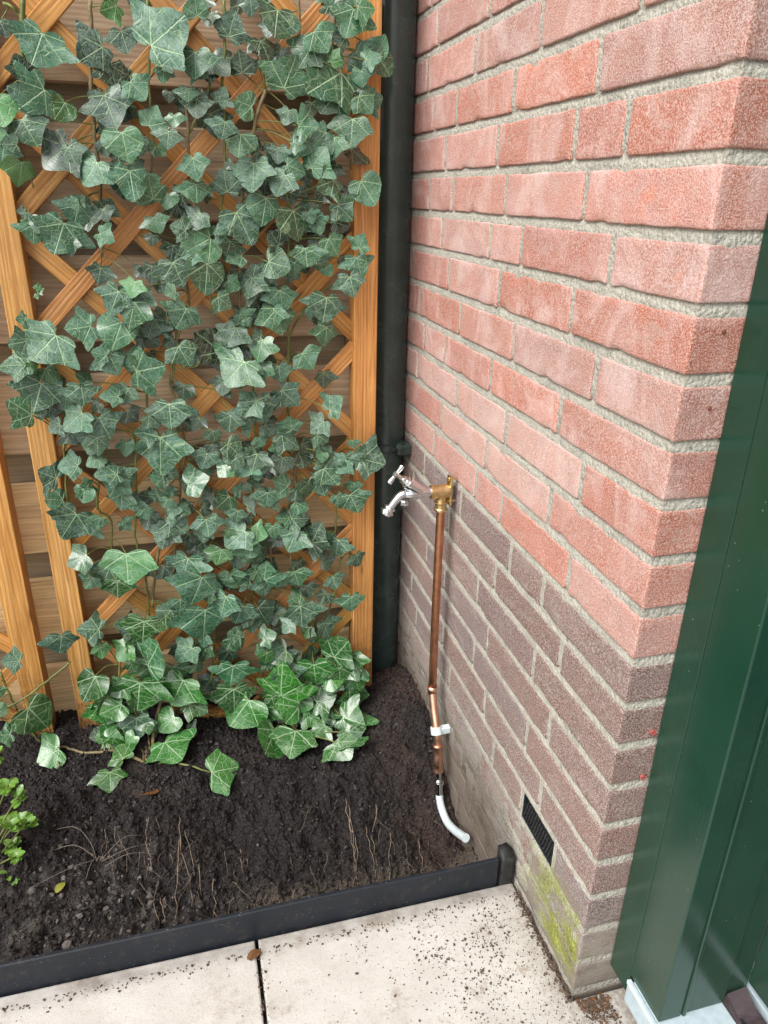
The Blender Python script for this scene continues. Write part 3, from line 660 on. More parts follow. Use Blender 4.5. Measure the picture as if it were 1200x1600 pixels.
# ---------------------------------------------------------------- copper pipe
TY = .560
cp = thing('copper_pipe', 'copper water pipe running down the pier into a bright new coupling', 'pipe', (-.029, .552, .3))
def rel(P, b): return [Vector(p) - Vector(b) for p in P]
b = (-.029, .552, .3)
path = [(-.029, .556, .512), (-.029, .556, .40), (-.029, .554, .25), (-.029, .549, .125)]
g = G(); g.tube(rel(spline(path, 5), b), .0078, 18); g.obj('riser', MCOP, cp, smooth=True)
g = G(); g.tube(rel([(-.029, .549, .127), (-.029, .5488, .120), (-.029, .548, .112)], b), [.0094, .0094, .009], 18); g.obj('joint', MCOPN, cp, smooth=True)
g = G(); g.tube(rel(spline([(-.029, .548, .114), (-.029, .533, .085), (-.029, .512, .05), (-.029, .500, .018)], 5), b), .0082, 18); g.obj('lower_pipe', MCOPN, cp, smooth=True)
p0 = Vector((-.029, .501, .022)); p1 = Vector((-.029, .4895, -.036)); dd = (p1 - p0)
g = G(); L = dd.length; g.lathe(p0 - Vector(b), dd, [(0, .0098), (.002, .0105), (.004, .0098), (.006, .0094), (.024, .0094), (.026, .0100), (L - .012, .0096), (L - .008, .0094), (L - .004, .0108), (L - .001, .0110), (L, .0098)], 22); o = g.obj('coupling', MCOPN, cp); smooth_by_angle(o)
# white clip
cl = thing('pipe_clip', 'white plastic pipe clip on the copper pipe', 'clip', (-.026, .512, .048))
ax = Vector((0, .035, .11)).normalized()
g = G(); g.tube([(-.003, -.0035, -.0065), (-.003, .0035, .0065)], .0118, 20); o = g.obj('band', MWHITE, cl); smooth_by_angle(o)
g = G(); g.box((.004, -.007, -.0075), (.0245, .006, .0075), .002); g.obj('foot', MWHITE, cl)
# chrome reducer with white curved spout
q0 = p1; q1 = Vector((-.029, .476, -.082))
wp = thing('waste_spout', 'chrome tube with flange ending in a curved white hose spout above the soil', 'hose', q0)
d = q1 - q0; L = d.length
g = G(); g.lathe((0, 0, 0), d, [(0, .0062), (.017, .0062), (.019, .0075), (.022, .0080), (.0222, .0108), (.0262, .0108), (.0264, .0078), (L, .0076)], 22); o = g.obj('chrome_tube', MCHR, wp); smooth_by_angle(o)
hp = spline([q1, (-.029, .462, -.100), (-.028, .430, -.107), (-.025, .392, -.094), (-.021, .350, -.070)], 6)
g = G(); g.tube(rel(hp, q0), [.0074 + .0006 * (i / len(hp)) for i in range(len(hp))], 18); o = g.obj('spout', MWHITE, wp); smooth_by_angle(o, 50)

# ---------------------------------------------------------------- brass elbow and chrome tap
e0 = Vector((-.029, .558, .536))
be = thing('brass_elbow', 'brass wall plate elbow fixed to the pier at the top of the copper pipe', 'pipe fitting', e0)
g = G(); g.lathe((.013, 0, .002), (-1, 0, 0), [(0, .0125), (.004, .0128), (.012, .0122), (.022, .0118), (.028, .0124), (.0335, .0126), (.034, .0105)], 22)
g.lathe((0, 0, .004), (0, 0, -1), [(0, .0095), (.012, .0098), (.014, .0088), (.018, .0088), (.020, .0092)], 22); o = g.obj('elbow_body', MBRASS, be); smooth_by_angle(o)
g = G(); g.lathe((0, 0, -.016), (0, 0, -1), [(0, .0100), (.001, .0118), (.003, .0122), (.0045, .0105), (.006, .0098), (.013, .0102), (.015, .0122), (.018, .0124), (.0195, .010)], 12); o = g.obj('nut', MBRASS, be); smooth_by_angle(o, 25)
g = G(); g.box((.013, -.010, -.024), (.017, .010, .030), .0012)
for zz in (.024, -.018): g.lathe((.0135, 0, zz), (-1, 0, 0), [(0, .0035), (.0022, .0038), (.0032, .002)], 10)
o = g.obj('wall_plate', MBRASS, be)
g = G(); g.lathe((.017, 0, .024), (1, 0, 0), [(0, .0022), (.011, .0022)], 8); g.lathe((.017, 0, -.018), (1, 0, 0), [(0, .0022), (.011, .0022)], 8); g.obj('screw', MBRASS, be)
tp = thing('garden_tap', 'chrome outdoor tap with a small tee handle in front of the downpipe', 'tap', e0 + Vector((-.021, 0, .002)))
tb = e0 + Vector((-.021, 0, .002))
def tl(x, z, y=0): return Vector((x, TY - .002 + y, z)) - tb
g = G(); g.lathe(tl(-.044, .5395), (-1, 0, -.055), [(0, .0088), (.0015, .0106), (.005, .0106), (.0065, .0092), (.010, .0088), (.022, .0092), (.034, .0102), (.046, .0100), (.052, .0082), (.055, .004)], 22); o = g.obj('body', MCHR, tp); smooth_by_angle(o)
g = G(); s0 = tl(-.068, .541); s1 = tl(-.112, .5745); dd = (s1 - s0)
g.lathe(s0, dd, [(0, .0098), (.012, .0105), (.024, .0112), (.0245, .0126), (.031, .0126), (.0315, .0104), (.036, .0092), (.0365, .0072), (.043, .0068), (.0435, .0042), (.054, .0036), (.058, .0052), (.061, .0046)], 20); o = g.obj('bonnet', MCHR, tp); smooth_by_angle(o)
h0 = s0 + dd.normalized() * .0575; hd = Vector((.62, .0, .78)).normalized(); g = G()
g.lathe(h0 - hd * .019, hd, [(0, .0040), (.002, .0047), (.005, .0044), (.014, .0030), (.019, .0034), (.024, .0030), (.033, .0044), (.036, .0047), (.038, .0040)], 16); o = g.obj('tee_handle', MCHR, tp); smooth_by_angle(o)
g = G(); sp = spline([tl(-.084, .5345), tl(-.098, .5385), tl(-.107, .534), tl(-.1165, .523), tl(-.122, .5155)], 5)
g.tube(sp, [.0080 - .0018 * (i / len(sp)) for i in range(len(sp))], 18); o = g.obj('spout', MCHR, tp); smooth_by_angle(o, 50)
dn_ = (sp[-1] - sp[-3]).normalized(); g = G(); g.lathe(sp[-1] - dn_ * .001, dn_, [(0, .0075), (.0008, .0102), (.0035, .0108), (.0042, .0088), (.008, .0086), (.0085, .0118), (.0120, .0122), (.0125, .0095), (.0165, .0088)], 20); o = g.obj('hose_union', MCHR, tp); smooth_by_angle(o)
g = G(); g.lathe(tl(-.098, .527), (-.12, -.15, -1), [(0, .0070), (.003, .0078), (.0035, .0092), (.0085, .0092), (.009, .0062), (.011, .004)], 8); o = g.obj('vent_nut', MCHR, tp); smooth_by_angle(o, 25)

# ---------------------------------------------------------------- edging strip
es = thing('edging_strip', 'low black plastic garden edging between the soil and the slabs', 'edging', (-.6, .19, 0))
V = []; F = []; n = 120
for i in range(n + 1):
    x = -2.4 + 2.366 * i / n; y = .1945 + .0012 * N(x, 0, 0, 4); zt = .0545 + .0012 * N(x, 3, 0, 5)
    for a, b_ in ((-.0035, -.2), (-.0035, zt - .0015), (-.002, zt), (.002, zt), (.0035, zt - .0015), (.0035, -.2)): V.append((x + .6, y + a - .19, b_))
for i in range(n):
    for k in range(5): a = i * 6 + k; F.append((a, a + 6, a + 7, a + 1))
F.append((0, 1, 2, 3, 4, 5)); F.append(tuple(n * 6 + k for k in (5, 4, 3, 2, 1, 0)))
obj('strip', mesh('strip', V, F, MBLACK), es)
g = G(); P = [Vector((-.028, .1885)), Vector((-.008, .1865)), Vector((-.0045, .204)), Vector((-.009, .217)), Vector((-.026, .214)), Vector((-.029, .203))]
nz_ = 10; V = []; F = []
for j in range(nz_ + 1):
    z = -.05 + .107 * j / nz_
    for i in range(30):
        t = i / 30 * 6; a = P[int(t)]; c = P[(int(t) + 1) % 6]; q = a.lerp(c, t % 1); zz = z + (.004 * N(q.x, q.y, z, 60) if j == nz_ else 0)
        V.append((q.x + .0015 * N(q.x, q.y, z, 90) + .6, q.y + .0015 * N(q.y, q.x, z, 90) - .19, zz))
for j in range(nz_):
    for i in range(30): F.append((j * 30 + i, j * 30 + (i + 1) % 30, (j + 1) * 30 + (i + 1) % 30, (j + 1) * 30 + i))
F.append(tuple(nz_ * 30 + i for i in range(30)))
obj('folded_end', mesh('folded_end', V, F, MRUB, True), es)

# ---------------------------------------------------------------- green door frame
df = thing('door_frame', 'dark green painted door frame standing against the brick pier', 'door frame', (.05, -.05, .04))
def fbox(name, a, b, m=MG, c=.0012, col=None):
    g = G(); g.box([a[0] - .05, a[1] + .05, a[2] - .04], [b[0] - .05, b[1] + .05, b[2] - .04], c); return g.obj(name, m, df)
fbox('trim_board', (.0505, -.0425, .046), (.075, -.0015, 2.25))
fbox('stile', (.050, -.1055, .082), (.0815, -.0432, 2.25), c=.0018)
fbox('groove_strip', (.0817, -.104, .082), (.0835, -.08, 2.25), c=0)
fbox('bead', (.0838, -.1065, .082), (.089, -.085, 2.25), c=.0012)
fbox('jamb', (.0892, -.1035, .082), (.146, -.05, 2.25), c=.001)
fbox('jamb_rebate', (.1462, -.099, .082), (.182, -.05, 2.25), c=.001)
fbox('head', (.05, -1.3, 2.252), (.2, -.0015, 2.35))
sill = thing('door_sill', 'pale grey door sill with white nosing at the foot of the green frame', 'sill', (.06, -.3, .04))
def sbox(name, a, b, m, c=.001):
    g = G(); g.box([a[0] - .06, a[1] + .3, a[2] - .04], [b[0] - .06, b[1] + .3, b[2] - .04], c); return g.obj(name, m, sill)
sbox('nosing', (.0455, -1.3, .040), (.0498, -.046, .080), MALU)
sbox('nosing_lip', (.0442, -1.3, .0735), (.0454, -.046, .080), MWHITE, 0)
sbox('sill_top', (.0505, -1.3, .03), (.1455, -.0505, .0805), MALU, .0012)
sbox('seal', (.1460, -1.3, .03), (.1815, -.1015, .083), MSEAL, .002)
sbox('seal_groove', (.150, -1.3, .0832), (.154, -.115, .0845), MBLACK, 0)
g = G(); g.add([(.086, .198, .043), (.120, .198, .043), (.120, .168, .043), (.086, .168, .043), (.090, .1985, .054), (.118, .1985, .058), (.116, .178, .050), (.090, .178, .046)], [(0, 1, 2, 3), (4, 7, 6, 5), (0, 4, 5, 1), (1, 5, 6, 2), (2, 6, 7, 3), (3, 7, 4, 0)])
g.obj('seal_block', MSEAL, sill)
sbox('track', (.186, -1.3, .05), (.23, -.07, .088), MALU, .001); sbox('track_rib', (.204, -1.3, .088), (.207, -.07, .096), MWHITE, 0)
dr = thing('green_door', 'green glazed door leaf at the right edge, beside the frame', 'door', (.2, -.6, .1))
for nm, a, b, m in (('stile', (.183, -.17, .100), (.225, -.098, 2.25), MG), ('stile', (.183, -1.2, .100), (.225, -1.12, 2.25), MG), ('bottom_rail', (.183, -1.12, .100), (.225, -.17, .25), MG), ('top_rail', (.183, -1.12, 2.15), (.225, -.17, 2.25), MG), ('glass_pane', (.20, -1.12, .25), (.206, -.17, 2.15), MGLASS)):
    g = G(); g.box([a[0] - .2, a[1] + .6, a[2] - .1], [b[0] - .2, b[1] + .6, b[2] - .1], .001); g.obj(nm, m, dr)

# ---------------------------------------------------------------- ivy
LEAF = "-604 737 1218 -624 731 1177 g 135 0;-612 740 1148 -650 734 1120 g 110 0;-640 748 1168 -641 742 1192 d 100 0;-683 750 1133 -671 736 1097 p 100 0;-526 762 1210 -561 757 1189 d 110 0;-497 758 1231 -490 752 1202 d 120 0;-519 772 1188 -511 767 1156 k 100 0;-532 766 1147 -517 748 1099 d 100 0;-500 748 1260 -523 740 1251 b 100 0;-663 774 1235 -656 768 1216 k 100 0;-587 747 1133 -604 737 1109 b 80 0;-634 765 1141 -666 760 1153 d 80 0;-650 750 1109 -634 738 1073 m 120 0;-456 742 1213 -404 733 1254 g 110 0;-386 747 1255 -388 744 1282 m 110 0;-340 766 1235 -330 753 1266 d 120 0;-393 743 1208 -395 736 1171 g 135 0;-321 777 1189 -327 765 1218 k 110 1;-491 749 1165 -469 741 1142 g 120 0;-407 746 1160 -409 741 1142 m 150 0;-311 747 1140 -339 743 1148 m 120 1;-431 744 1123 -431 738 1105 m 130 0;-355 733 1116 -362 730 1091 g 150 0;-471 751 1107 -458 745 1137 m 100 0;-441 749 1185 -443 744 1164 m 100 0;-395 754 1148 -400 743 1119 d 90 0;-362 751 1144 -353 746 1167 d 100 0;-441 736 1189 -422 730 1200 g 100 0;-371 775 1204 -371 764 1171 k 100 0;-300 753 1223 -315 749 1215 d 120 1;-304 765 1289 -304 762 1263 d 120 1;-363 773 1266 -371 767 1247 k 100 0;-435 773 1157 -438 771 1142 k 100 0;-378 776 1147 -386 774 1131 k 100 0;-467 780 1284 -475 772 1263 k 120 0;-417 781 1153 -416 779 1131 k 100 0;-384 781 1162 -395 775 1144 k 100 0;-266 746 1271 -274 732 1232 m 120 1;-292 759 1231 -277 749 1204 d 120 1;-215 744 1226 -238 739 1196 m 120 1;-260 747 1168 -239 740 1214 m 120 1;-167 746 1194 -223 726 1164 m 115 1;-137 739 1197 -134 737 1174 g 120 1;-131 733 1212 -105 730 1217 g 90 1;-175 754 1163 -202 747 1137 m 100 1;-107 744 1219 -86 740 1194 m 120 1;-107 758 1222 -93 751 1250 m 100 1;-149 742 1280 -162 738 1239 m 100 1;-143 739 1282 -115 736 1284 m 120 1;-192 746 1297 -184 743 1283 g 150 1;-212 739 1245 -189 731 1219 m 120 1;-186 737 1205 -176 727 1225 b 60 1;-150 740 1129 -157 730 1087 m 120 1;-120 753 1155 -97 749 1162 m 130 1;-142 767 1175 -150 761 1148 d 100 1;-252 752 1138 -260 747 1115 d 100 1;-239 739 1115 -207 733 1114 m 100 1;-210 780 1153 -219 772 1129 k 120 1;-281 748 1296 -289 746 1274 m 100 1;-159 752 1243 -185 749 1244 d 100 1;-140 742 1162 -116 737 1138 m 100 1;-660 749 1051 -667 745 1015 p 120 0;-661 739 1074 -681 731 1075 m 110 0;-691 743 1090 -672 736 1087 p 100 0;-592 755 1074 -582 743 1043 d 100 0;-594 760 1074 -632 746 1050 d 110 0;-552 747 1054 -578 738 1024 g 110 0;-510 734 1096 -506 728 1055 p 135 0;-515 764 1043 -514 750 1003 d 110 0;-670 765 982 -681 763 983 d 110 0;-668 760 980 -670 757 970 d 90 0;-646 751 972 -653 744 951 m 110 0;-612 743 966 -631 729 920 g 115 0;-587 752 994 -601 749 989 m 130 0;-587 756 996 -576 752 1004 m 100 0;-560 739 951 -538 730 941 m 110 0;-548 766 982 -536 760 1001 d 120 0;-605 748 941 -610 740 917 d 90 0;-551 750 987 -545 742 968 d 100 0;-484 760 1088 -487 758 1064 d 100 0;-441 735 1100 -447 729 1076 g 120 0;-463 749 1078 -478 745 1077 m 100 0;-460 757 1077 -450 754 1065 m 100 0;-505 732 1043 -501 715 998 g 90 0;-408 732 1064 -407 721 1031 g 120 0;-331 740 1100 -338 730 1066 m 110 1;-312 748 1059 -320 734 1018 g 125 1;-406 749 1026 -406 740 999 m 150 0;-474 742 1003 -478 732 1038 m 90 0;-476 745 976 -470 736 953 m 120 0;-480 776 947 -484 772 931 k 110 0;-402 748 983 -423 745 960 d 130 0;-357 759 1016 -362 751 1049 d 100 0;-345 749 985 -318 736 938 g 120 1;-428 735 957 -450 730 967 g 140 0;-389 747 945 -438 736 921 p 100 0;-382 732 945 -368 728 943 g 140 0;-389 749 949 -400 747 960 p 120 0;-356 758 940 -365 753 915 d 120 0;-451 754 1011 -454 750 987 m 100 0;-426 776 1011 -449 768 1006 k 100 0;-344 772 1059 -357 769 1052 k 100 0;-438 776 995 -430 771 972 k 120 0;-386 779 1002 -395 777 1015 k 100 0;-450 773 932 -456 769 907 k 110 0;-409 775 965 -418 770 949 k 100 0;-342 780 1029 -333 777 1009 k 100 1;-368 776 956 -373 772 932 k 100 0;-426 749 933 -418 740 907 m 100 0;-270 761 1084 -274 759 1059 d 130 1;-263 738 1043 -281 730 1012 g 120 1;-218 748 1054 -198 737 1088 m 110 1;-178 748 1101 -189 744 1067 m 110 1;-144 779 1088 -113 773 1062 k 110 1;-133 753 1037 -109 738 1000 m 110 1;-173 751 999 -149 742 975 m 130 1;-250 750 989 -238 742 942 m 120 1;-294 756 1007 -303 747 964 m 90 1;-211 756 978 -205 752 950 m 100 1;-211 764 985 -221 759 1002 d 100 1;-190 750 945 -173 744 919 m 120 1;-138 741 930 -129 734 954 m 130 1;-275 754 934 -292 747 958 d 120 1;-232 741 930 -230 738 899 m 130 1;-181 741 1037 -214 732 1025 m 100 1;-248 742 1092 -227 734 1086 m 100 1;-209 754 1108 -214 749 1084 d 100 1;-228 777 1028 -223 775 1008 k 100 1;-290 780 1038 -294 777 1010 k 110 1;-174 774 971 -148 770 963 k 120 1;-268 771 959 -258 764 940 k 100 1;-200 779 950 -216 771 928 k 100 1;-170 773 1061 -182 768 1044 k 100 1;-250 777 1018 -248 770 998 k 100 1;-149 781 1023 -161 779 1013 k 100 1;-309 778 983 -306 769 953 k 100 1;-191 779 1019 -207 776 1002 k 100 1;-568 766 897 -576 761 872 d 130 0;-543 744 862 -561 731 827 g 100 0;-594 752 806 -634 745 802 m 110 0;-648 737 795 -690 727 756 g 125 0;-692 751 820 -706 745 821 m 100 0;-697 756 783 -725 750 778 m 100 0;-544 746 812 -565 732 768 m 100 0;-571 738 763 -555 730 728 g 110 0;-573 732 761 -597 729 767 g 90 0;-662 743 869 -671 740 871 b 90 0;-665 744 864 -656 743 869 b 90 0;-667 751 856 -675 749 855 b 100 0;-700 735 748 -742 731 753 g 110 0;-675 757 736 -661 748 712 m 100 0;-684 750 714 -702 739 667 g 125 0;-693 738 749 -685 736 732 b 100 0;-609 743 714 -625 740 732 m 120 0;-659 780 715 -654 775 698 k 100 0;-452 750 907 -439 744 866 d 100 0;-421 738 918 -425 732 901 g 160 0;-398 741 906 -402 727 858 m 125 0;-354 761 919 -350 756 901 d 120 0;-364 757 876 -343 754 864 m 120 0;-323 757 881 -334 753 845 d 140 1;-384 740 851 -361 738 835 m 120 0;-437 738 834 -456 734 800 g 135 0;-452 739 862 -471 733 858 m 120 0;-515 738 878 -527 729 855 p 120 0;-504 778 893 -517 775 884 k 130 0;-493 766 813 -505 756 783 d 100 0;-530 746 729 -482 736 737 g 100 0;-530 752 730 -523 742 770 m 80 0;-506 776 755 -498 774 744 k 100 0;-475 776 874 -480 774 853 k 100 0;-456 741 770 -438 730 738 m 90 0;-385 775 752 -420 763 792 k 90 0;-356 764 796 -374 759 762 d 110 1;-337 746 813 -335 744 803 m 120 1;-529 739 747 -540 734 756 m 80 0;-346 738 741 -386 722 708 m 130 1;-520 741 845 -534 736 801 m 80 0;-387 779 751 -384 774 711 k 100 0;-347 749 737 -330 743 709 m 100 1;-404 773 894 -429 766 893 k 120 0;-341 778 894 -356 770 871 k 100 1;-469 766 895 -476 763 882 d 130 0;-339 779 759 -360 773 740 k 100 1;-296 740 908 -259 731 899 m 110 1;-277 750 860 -273 745 823 g 110 1;-284 751 830 -274 737 786 m 110 1;-226 750 920 -238 748 898 m 120 1;-196 751 897 -187 748 883 m 140 1;-195 749 847 -201 739 805 g 130 1;-155 738 883 -148 728 850 g 110 1;-195 751 795 -198 745 760 m 125 1;-240 755 749 -220 745 721 m 130 1;-284 750 728 -281 742 701 g 150 1;-310 751 776 -327 741 739 m 120 1;-313 750 733 -327 743 702 m 90 1;-235 775 904 -225 772 885 k 130 1;-322 761 881 -283 752 859 d 100 1;-210 777 812 -183 773 804 k 90 1;-255 772 892 -237 766 880 k 100 1;-316 778 839 -307 775 814 k 100 1;-165 779 911 -152 776 904 k 100 1;-705 738 663 -732 725 694 m 100 0;-700 759 659 -683 756 665 d 100 0;-665 747 641 -685 742 633 d 120 0;-620 733 710 -619 726 677 g 120 0;-563 735 689 -593 730 693 g 100 0;-600 750 650 -585 739 611 g 125 0;-627 748 660 -661 742 633 g 90 0;-614 755 617 -631 747 585 d 100 0;-607 739 617 -610 733 584 m 70 0;-607 757 573 -634 750 566 m 100 0;-647 749 563 -680 744 565 g 115 0;-685 746 544 -712 737 563 g 120 0;-641 752 519 -649 748 493 m 120 0;-635 741 526 -638 740 545 m 80 0;-682 756 498 -710 746 506 m 110 0;-582 738 546 -619 727 553 g 80 0;-582 746 535 -601 738 502 m 70 0;-581 749 544 -567 744 516 g 100 0;-666 774 682 -658 769 660 k 120 0;-678 774 673 -688 770 646 k 100 0;-547 750 699 -560 747 670 g 100 0;-655 772 624 -638 762 600 k 100 0;-599 772 669 -615 769 655 k 120 0;-654 778 695 -666 773 684 k 100 0;-481 742 670 -481 738 624 g 125 0;-517 754 647 -498 749 627 d 100 0;-553 773 653 -537 769 633 k 120 0;-502 749 608 -508 742 536 g 55 0;-504 757 527 -528 754 536 m 110 0;-462 749 512 -420 740 525 m 85 0;-422 750 571 -434 748 541 g 125 0;-374 764 637 -381 760 604 d 130 0;-408 752 613 -406 751 589 m 100 0;-384 753 586 -360 750 561 m 110 0;-327 736 670 -317 733 626 g 130 1;-328 738 669 -365 732 646 g 90 1;-347 752 553 -374 744 525 g 110 1;-387 745 547 -407 737 529 m 120 0;-373 735 562 -355 733 549 g 100 1;-387 757 480 -413 748 460 m 120 0;-367 746 492 -380 741 506 g 120 1;-356 748 503 -349 744 489 d 100 1;-517 761 492 -534 757 499 d 120 0;-494 749 495 -492 747 515 g 130 0;-500 736 492 -509 734 476 g 120 0;-496 742 468 -476 737 466 g 100 0;-549 743 472 -549 740 492 g 120 0;-571 753 533 -560 747 514 m 110 0;-464 771 450 -457 770 464 k 100 0;-371 773 678 -387 770 675 k 120 0;-337 777 626 -350 775 613 k 110 1;-396 778 588 -410 774 590 k 80 0;-337 742 579 -340 739 559 m 100 1;-438 773 456 -418 772 448 k 100 0;-280 751 683 -252 740 654 d 110 1;-192 747 642 -167 737 668 g 90 1;-263 748 608 -269 746 635 m 100 1;-283 753 597 -249 744 574 d 100 1;-314 755 617 -297 752 598 d 120 1;-293 746 581 -288 742 559 m 110 1;-217 745 595 -196 741 581 m 120 1;-280 771 546 -289 764 516 k 150 1;-248 775 553 -216 772 539 k 100 1;-206 744 559 -211 740 541 m 140 1;-197 756 556 -189 753 569 m 100 1;-162 751 545 -148 746 515 g 130 1;-149 742 581 -148 738 565 m 120 1;-204 750 525 -177 742 490 m 110 1;-202 752 525 -186 751 546 m 70 1;-234 747 499 -238 739 468 m 120 1;-129 750 540 -81 746 525 d 110 1;-153 742 469 -137 737 430 m 110 1;-275 747 495 -306 742 512 m 100 1;-315 745 486 -319 742 454 g 130 1;-263 739 464 -236 733 451 g 100 1;-335 743 540 -331 735 515 g 100 1;-330 774 576 -339 771 561 k 100 1;-242 776 570 -224 773 552 k 100 1;-299 773 629 -304 770 614 k 110 1;-311 780 517 -304 776 500 k 100 1;-697 758 471 -705 756 460 m 100 0;-661 746 473 -692 735 432 g 120 0;-621 739 465 -630 733 444 m 90 0;-657 755 385 -694 752 371 m 110 0;-621 757 351 -641 746 311 m 75 0;-586 744 385 -588 733 323 p 110 0;-607 737 334 -611 735 297 b 100 0;-651 748 339 -666 741 321 m 110 0;-653 741 229 -690 734 243 m 100 0;-721 735 229 -726 727 191 g 125 2;-591 766 208 -622 756 233 d 100 0;-671 775 334 -677 774 321 k 80 0;-434 743 442 -431 734 408 g 110 0;-502 749 454 -475 747 451 g 120 0;-544 741 473 -540 739 453 g 120 0;-499 746 444 -472 736 418 m 110 0;-506 753 424 -523 742 388 d 135 0;-474 751 360 -488 740 318 g 135 0;-451 736 323 -473 720 269 g 115 0;-409 750 372 -421 741 341 b 140 0;-442 747 416 -444 746 392 d 120 0;-362 738 412 -403 729 386 g 90 1;-352 746 393 -393 743 367 m 100 1;-373 745 453 -379 740 429 g 120 1;-359 760 434 -352 756 415 d 120 1;-348 743 404 -320 737 395 p 120 1;-496 739 277 -499 734 244 m 120 0;-408 735 275 -426 731 231 g 110 0;-375 747 242 -395 742 202 g 120 1;-405 745 306 -402 743 328 m 120 0;-374 759 357 -384 756 319 d 100 1;-343 751 358 -351 749 333 m 100 1;-357 757 293 -383 754 313 m 100 1;-569 747 233 -578 739 185 b 120 0;-527 740 244 -503 736 221 b 110 0;-516 745 252 -537 738 227 m 100 0;-451 742 245 -456 732 179 g 115 0;-440 743 280 -446 739 258 m 100 0;-386 738 175 -411 734 192 m 120 1;-359 760 199 -358 755 168 d 110 1;-456 759 357 -430 754 352 d 100 0;-459 781 393 -452 777 376 k 100 0;-387 781 282 -409 777 274 k 100 1;-362 774 360 -367 771 336 k 100 1;-421 774 290 -419 772 263 k 100 0;-392 742 414 -397 740 397 b 100 0;-345 745 318 -336 741 295 m 100 1;-264 738 399 -283 728 364 g 120 1;-274 754 424 -300 751 430 m 130 1;-270 755 423 -234 751 424 m 110 1;-231 749 368 -215 737 414 d 90 1;-230 748 366 -197 746 356 d 100 1;-176 749 369 -185 747 330 g 120 1;-196 751 371 -196 748 391 m 110 1;-141 736 337 -135 734 309 g 110 1;-331 751 290 -329 747 256 g 110 1;-330 743 298 -326 738 339 m 100 1;-267 753 305 -260 749 272 m 130 1;-191 734 293 -184 728 267 g 130 1;-152 734 242 -150 732 203 g 110 1;-260 732 235 -260 720 191 g 130 1;-279 741 192 -301 735 175 g 110 1;-241 743 174 -256 736 154 b 110 1;-210 739 183 -199 734 142 g 110 1;-344 761 225 -322 758 177 d 110 1;-340 741 161 -312 734 177 m 110 1;-307 749 413 -304 745 385 m 100 1;-342 757 367 -327 751 332 m 120 1;-341 747 411 -321 743 394 p 100 1;-314 774 160 -306 772 139 k 100 1;-229 735 151 -238 733 175 m 100 1;-799 723 191 -828 717 198 g 110 2;-672 730 131 -700 717 83 b 60 0;-800 721 84 -770 715 40 b 110 2;-755 702 -12 -794 690 -31 b 110 2;-837 708 38 -859 701 43 m 120 2;-850 705 102 -835 700 91 b 100 2;-630 723 61 -668 711 54 b 120 0;-606 742 185 -628 735 158 b 100 0;-654 734 195 -653 728 169 b 80 0;-678 734 -25 -699 728 -35 k 100 0;-633 750 -25 -669 707 -35 b 120 0;-634 662 -25 -651 693 -35 b 100 0;-847 728 132 -843 724 114 b 90 2;-666 747 206 -656 746 193 m 100 0;-572 728 141 -544 720 195 m 120 0;-591 730 101 -601 723 45 b 120 0;-483 739 163 -518 733 137 m 100 0;-456 746 183 -464 744 155 g 100 0;-453 749 155 -470 747 128 m 90 0;-404 738 107 -412 730 68 m 140 0;-407 720 61 -409 709 9 g 110 0;-378 712 34 -417 707 -18 b 100 1;-506 721 100 -532 715 51 g 110 0;-548 740 71 -566 736 85 d 110 0;-500 718 41 -466 708 25 b 110 0;-531 716 16 -561 707 -7 b 120 0;-554 685 -25 -522 634 -35 b 110 0;-465 581 -25 -414 592 -35 b 90 0;-655 624 -25 -654 589 -35 b 120 0;-366 719 5 -378 710 -34 b 120 1;-477 740 123 -466 736 105 m 100 0;-611 699 -4 -630 694 -23 b 100 0;-602 724 159 -597 719 134 b 100 0;-557 719 83 -571 718 65 m 100 0;-597 744 180 -607 741 194 b 100 0;-353 736 141 -336 735 133 m 110 1;-333 746 124 -301 738 139 m 100 1;-334 726 136 -338 721 111 b 140 1;-281 736 93 -309 731 110 g 110 1;-310 713 31 -309 709 103 b 100 1;-237 720 95 -235 714 47 g 120 1;-237 750 86 -242 745 123 d 100 1;-192 726 102 -164 716 143 g 110 1;-183 729 33 -162 724 58 d 120 1;-235 709 4 -194 707 15 g 110 1;-274 708 -1 -314 699 22 b 110 1;-261 707 -25 -233 691 -35 b 120 1;-203 689 -25 -223 692 -35 b 120 1;-182 682 -25 -145 650 -35 g 110 1;-180 684 -25 -136 731 -35 g 100 1;-160 712 -16 -161 707 19 b 120 1;-329 675 -25 -355 625 -35 b 110 1;-288 663 -25 -307 611 -35 b 120 1;-350 711 11 -358 703 -27 b 120 1;-224 665 -25 -251 653 -35 b 90 1;-210 607 -25 -196 570 -35 b 120 1;-179 634 -25 -169 599 -35 g 100 1;-260 713 52 -273 705 21 b 110 1;-210 751 -25 -222 736 -35 k 100 1;-289 770 -25 -281 743 -35 k 100 1;-329 716 28 -324 710 1 b 100 1;-235 721 -24 -202 719 -25 b 100 1;-191 590 -25 -178 632 -35 b 90 1"
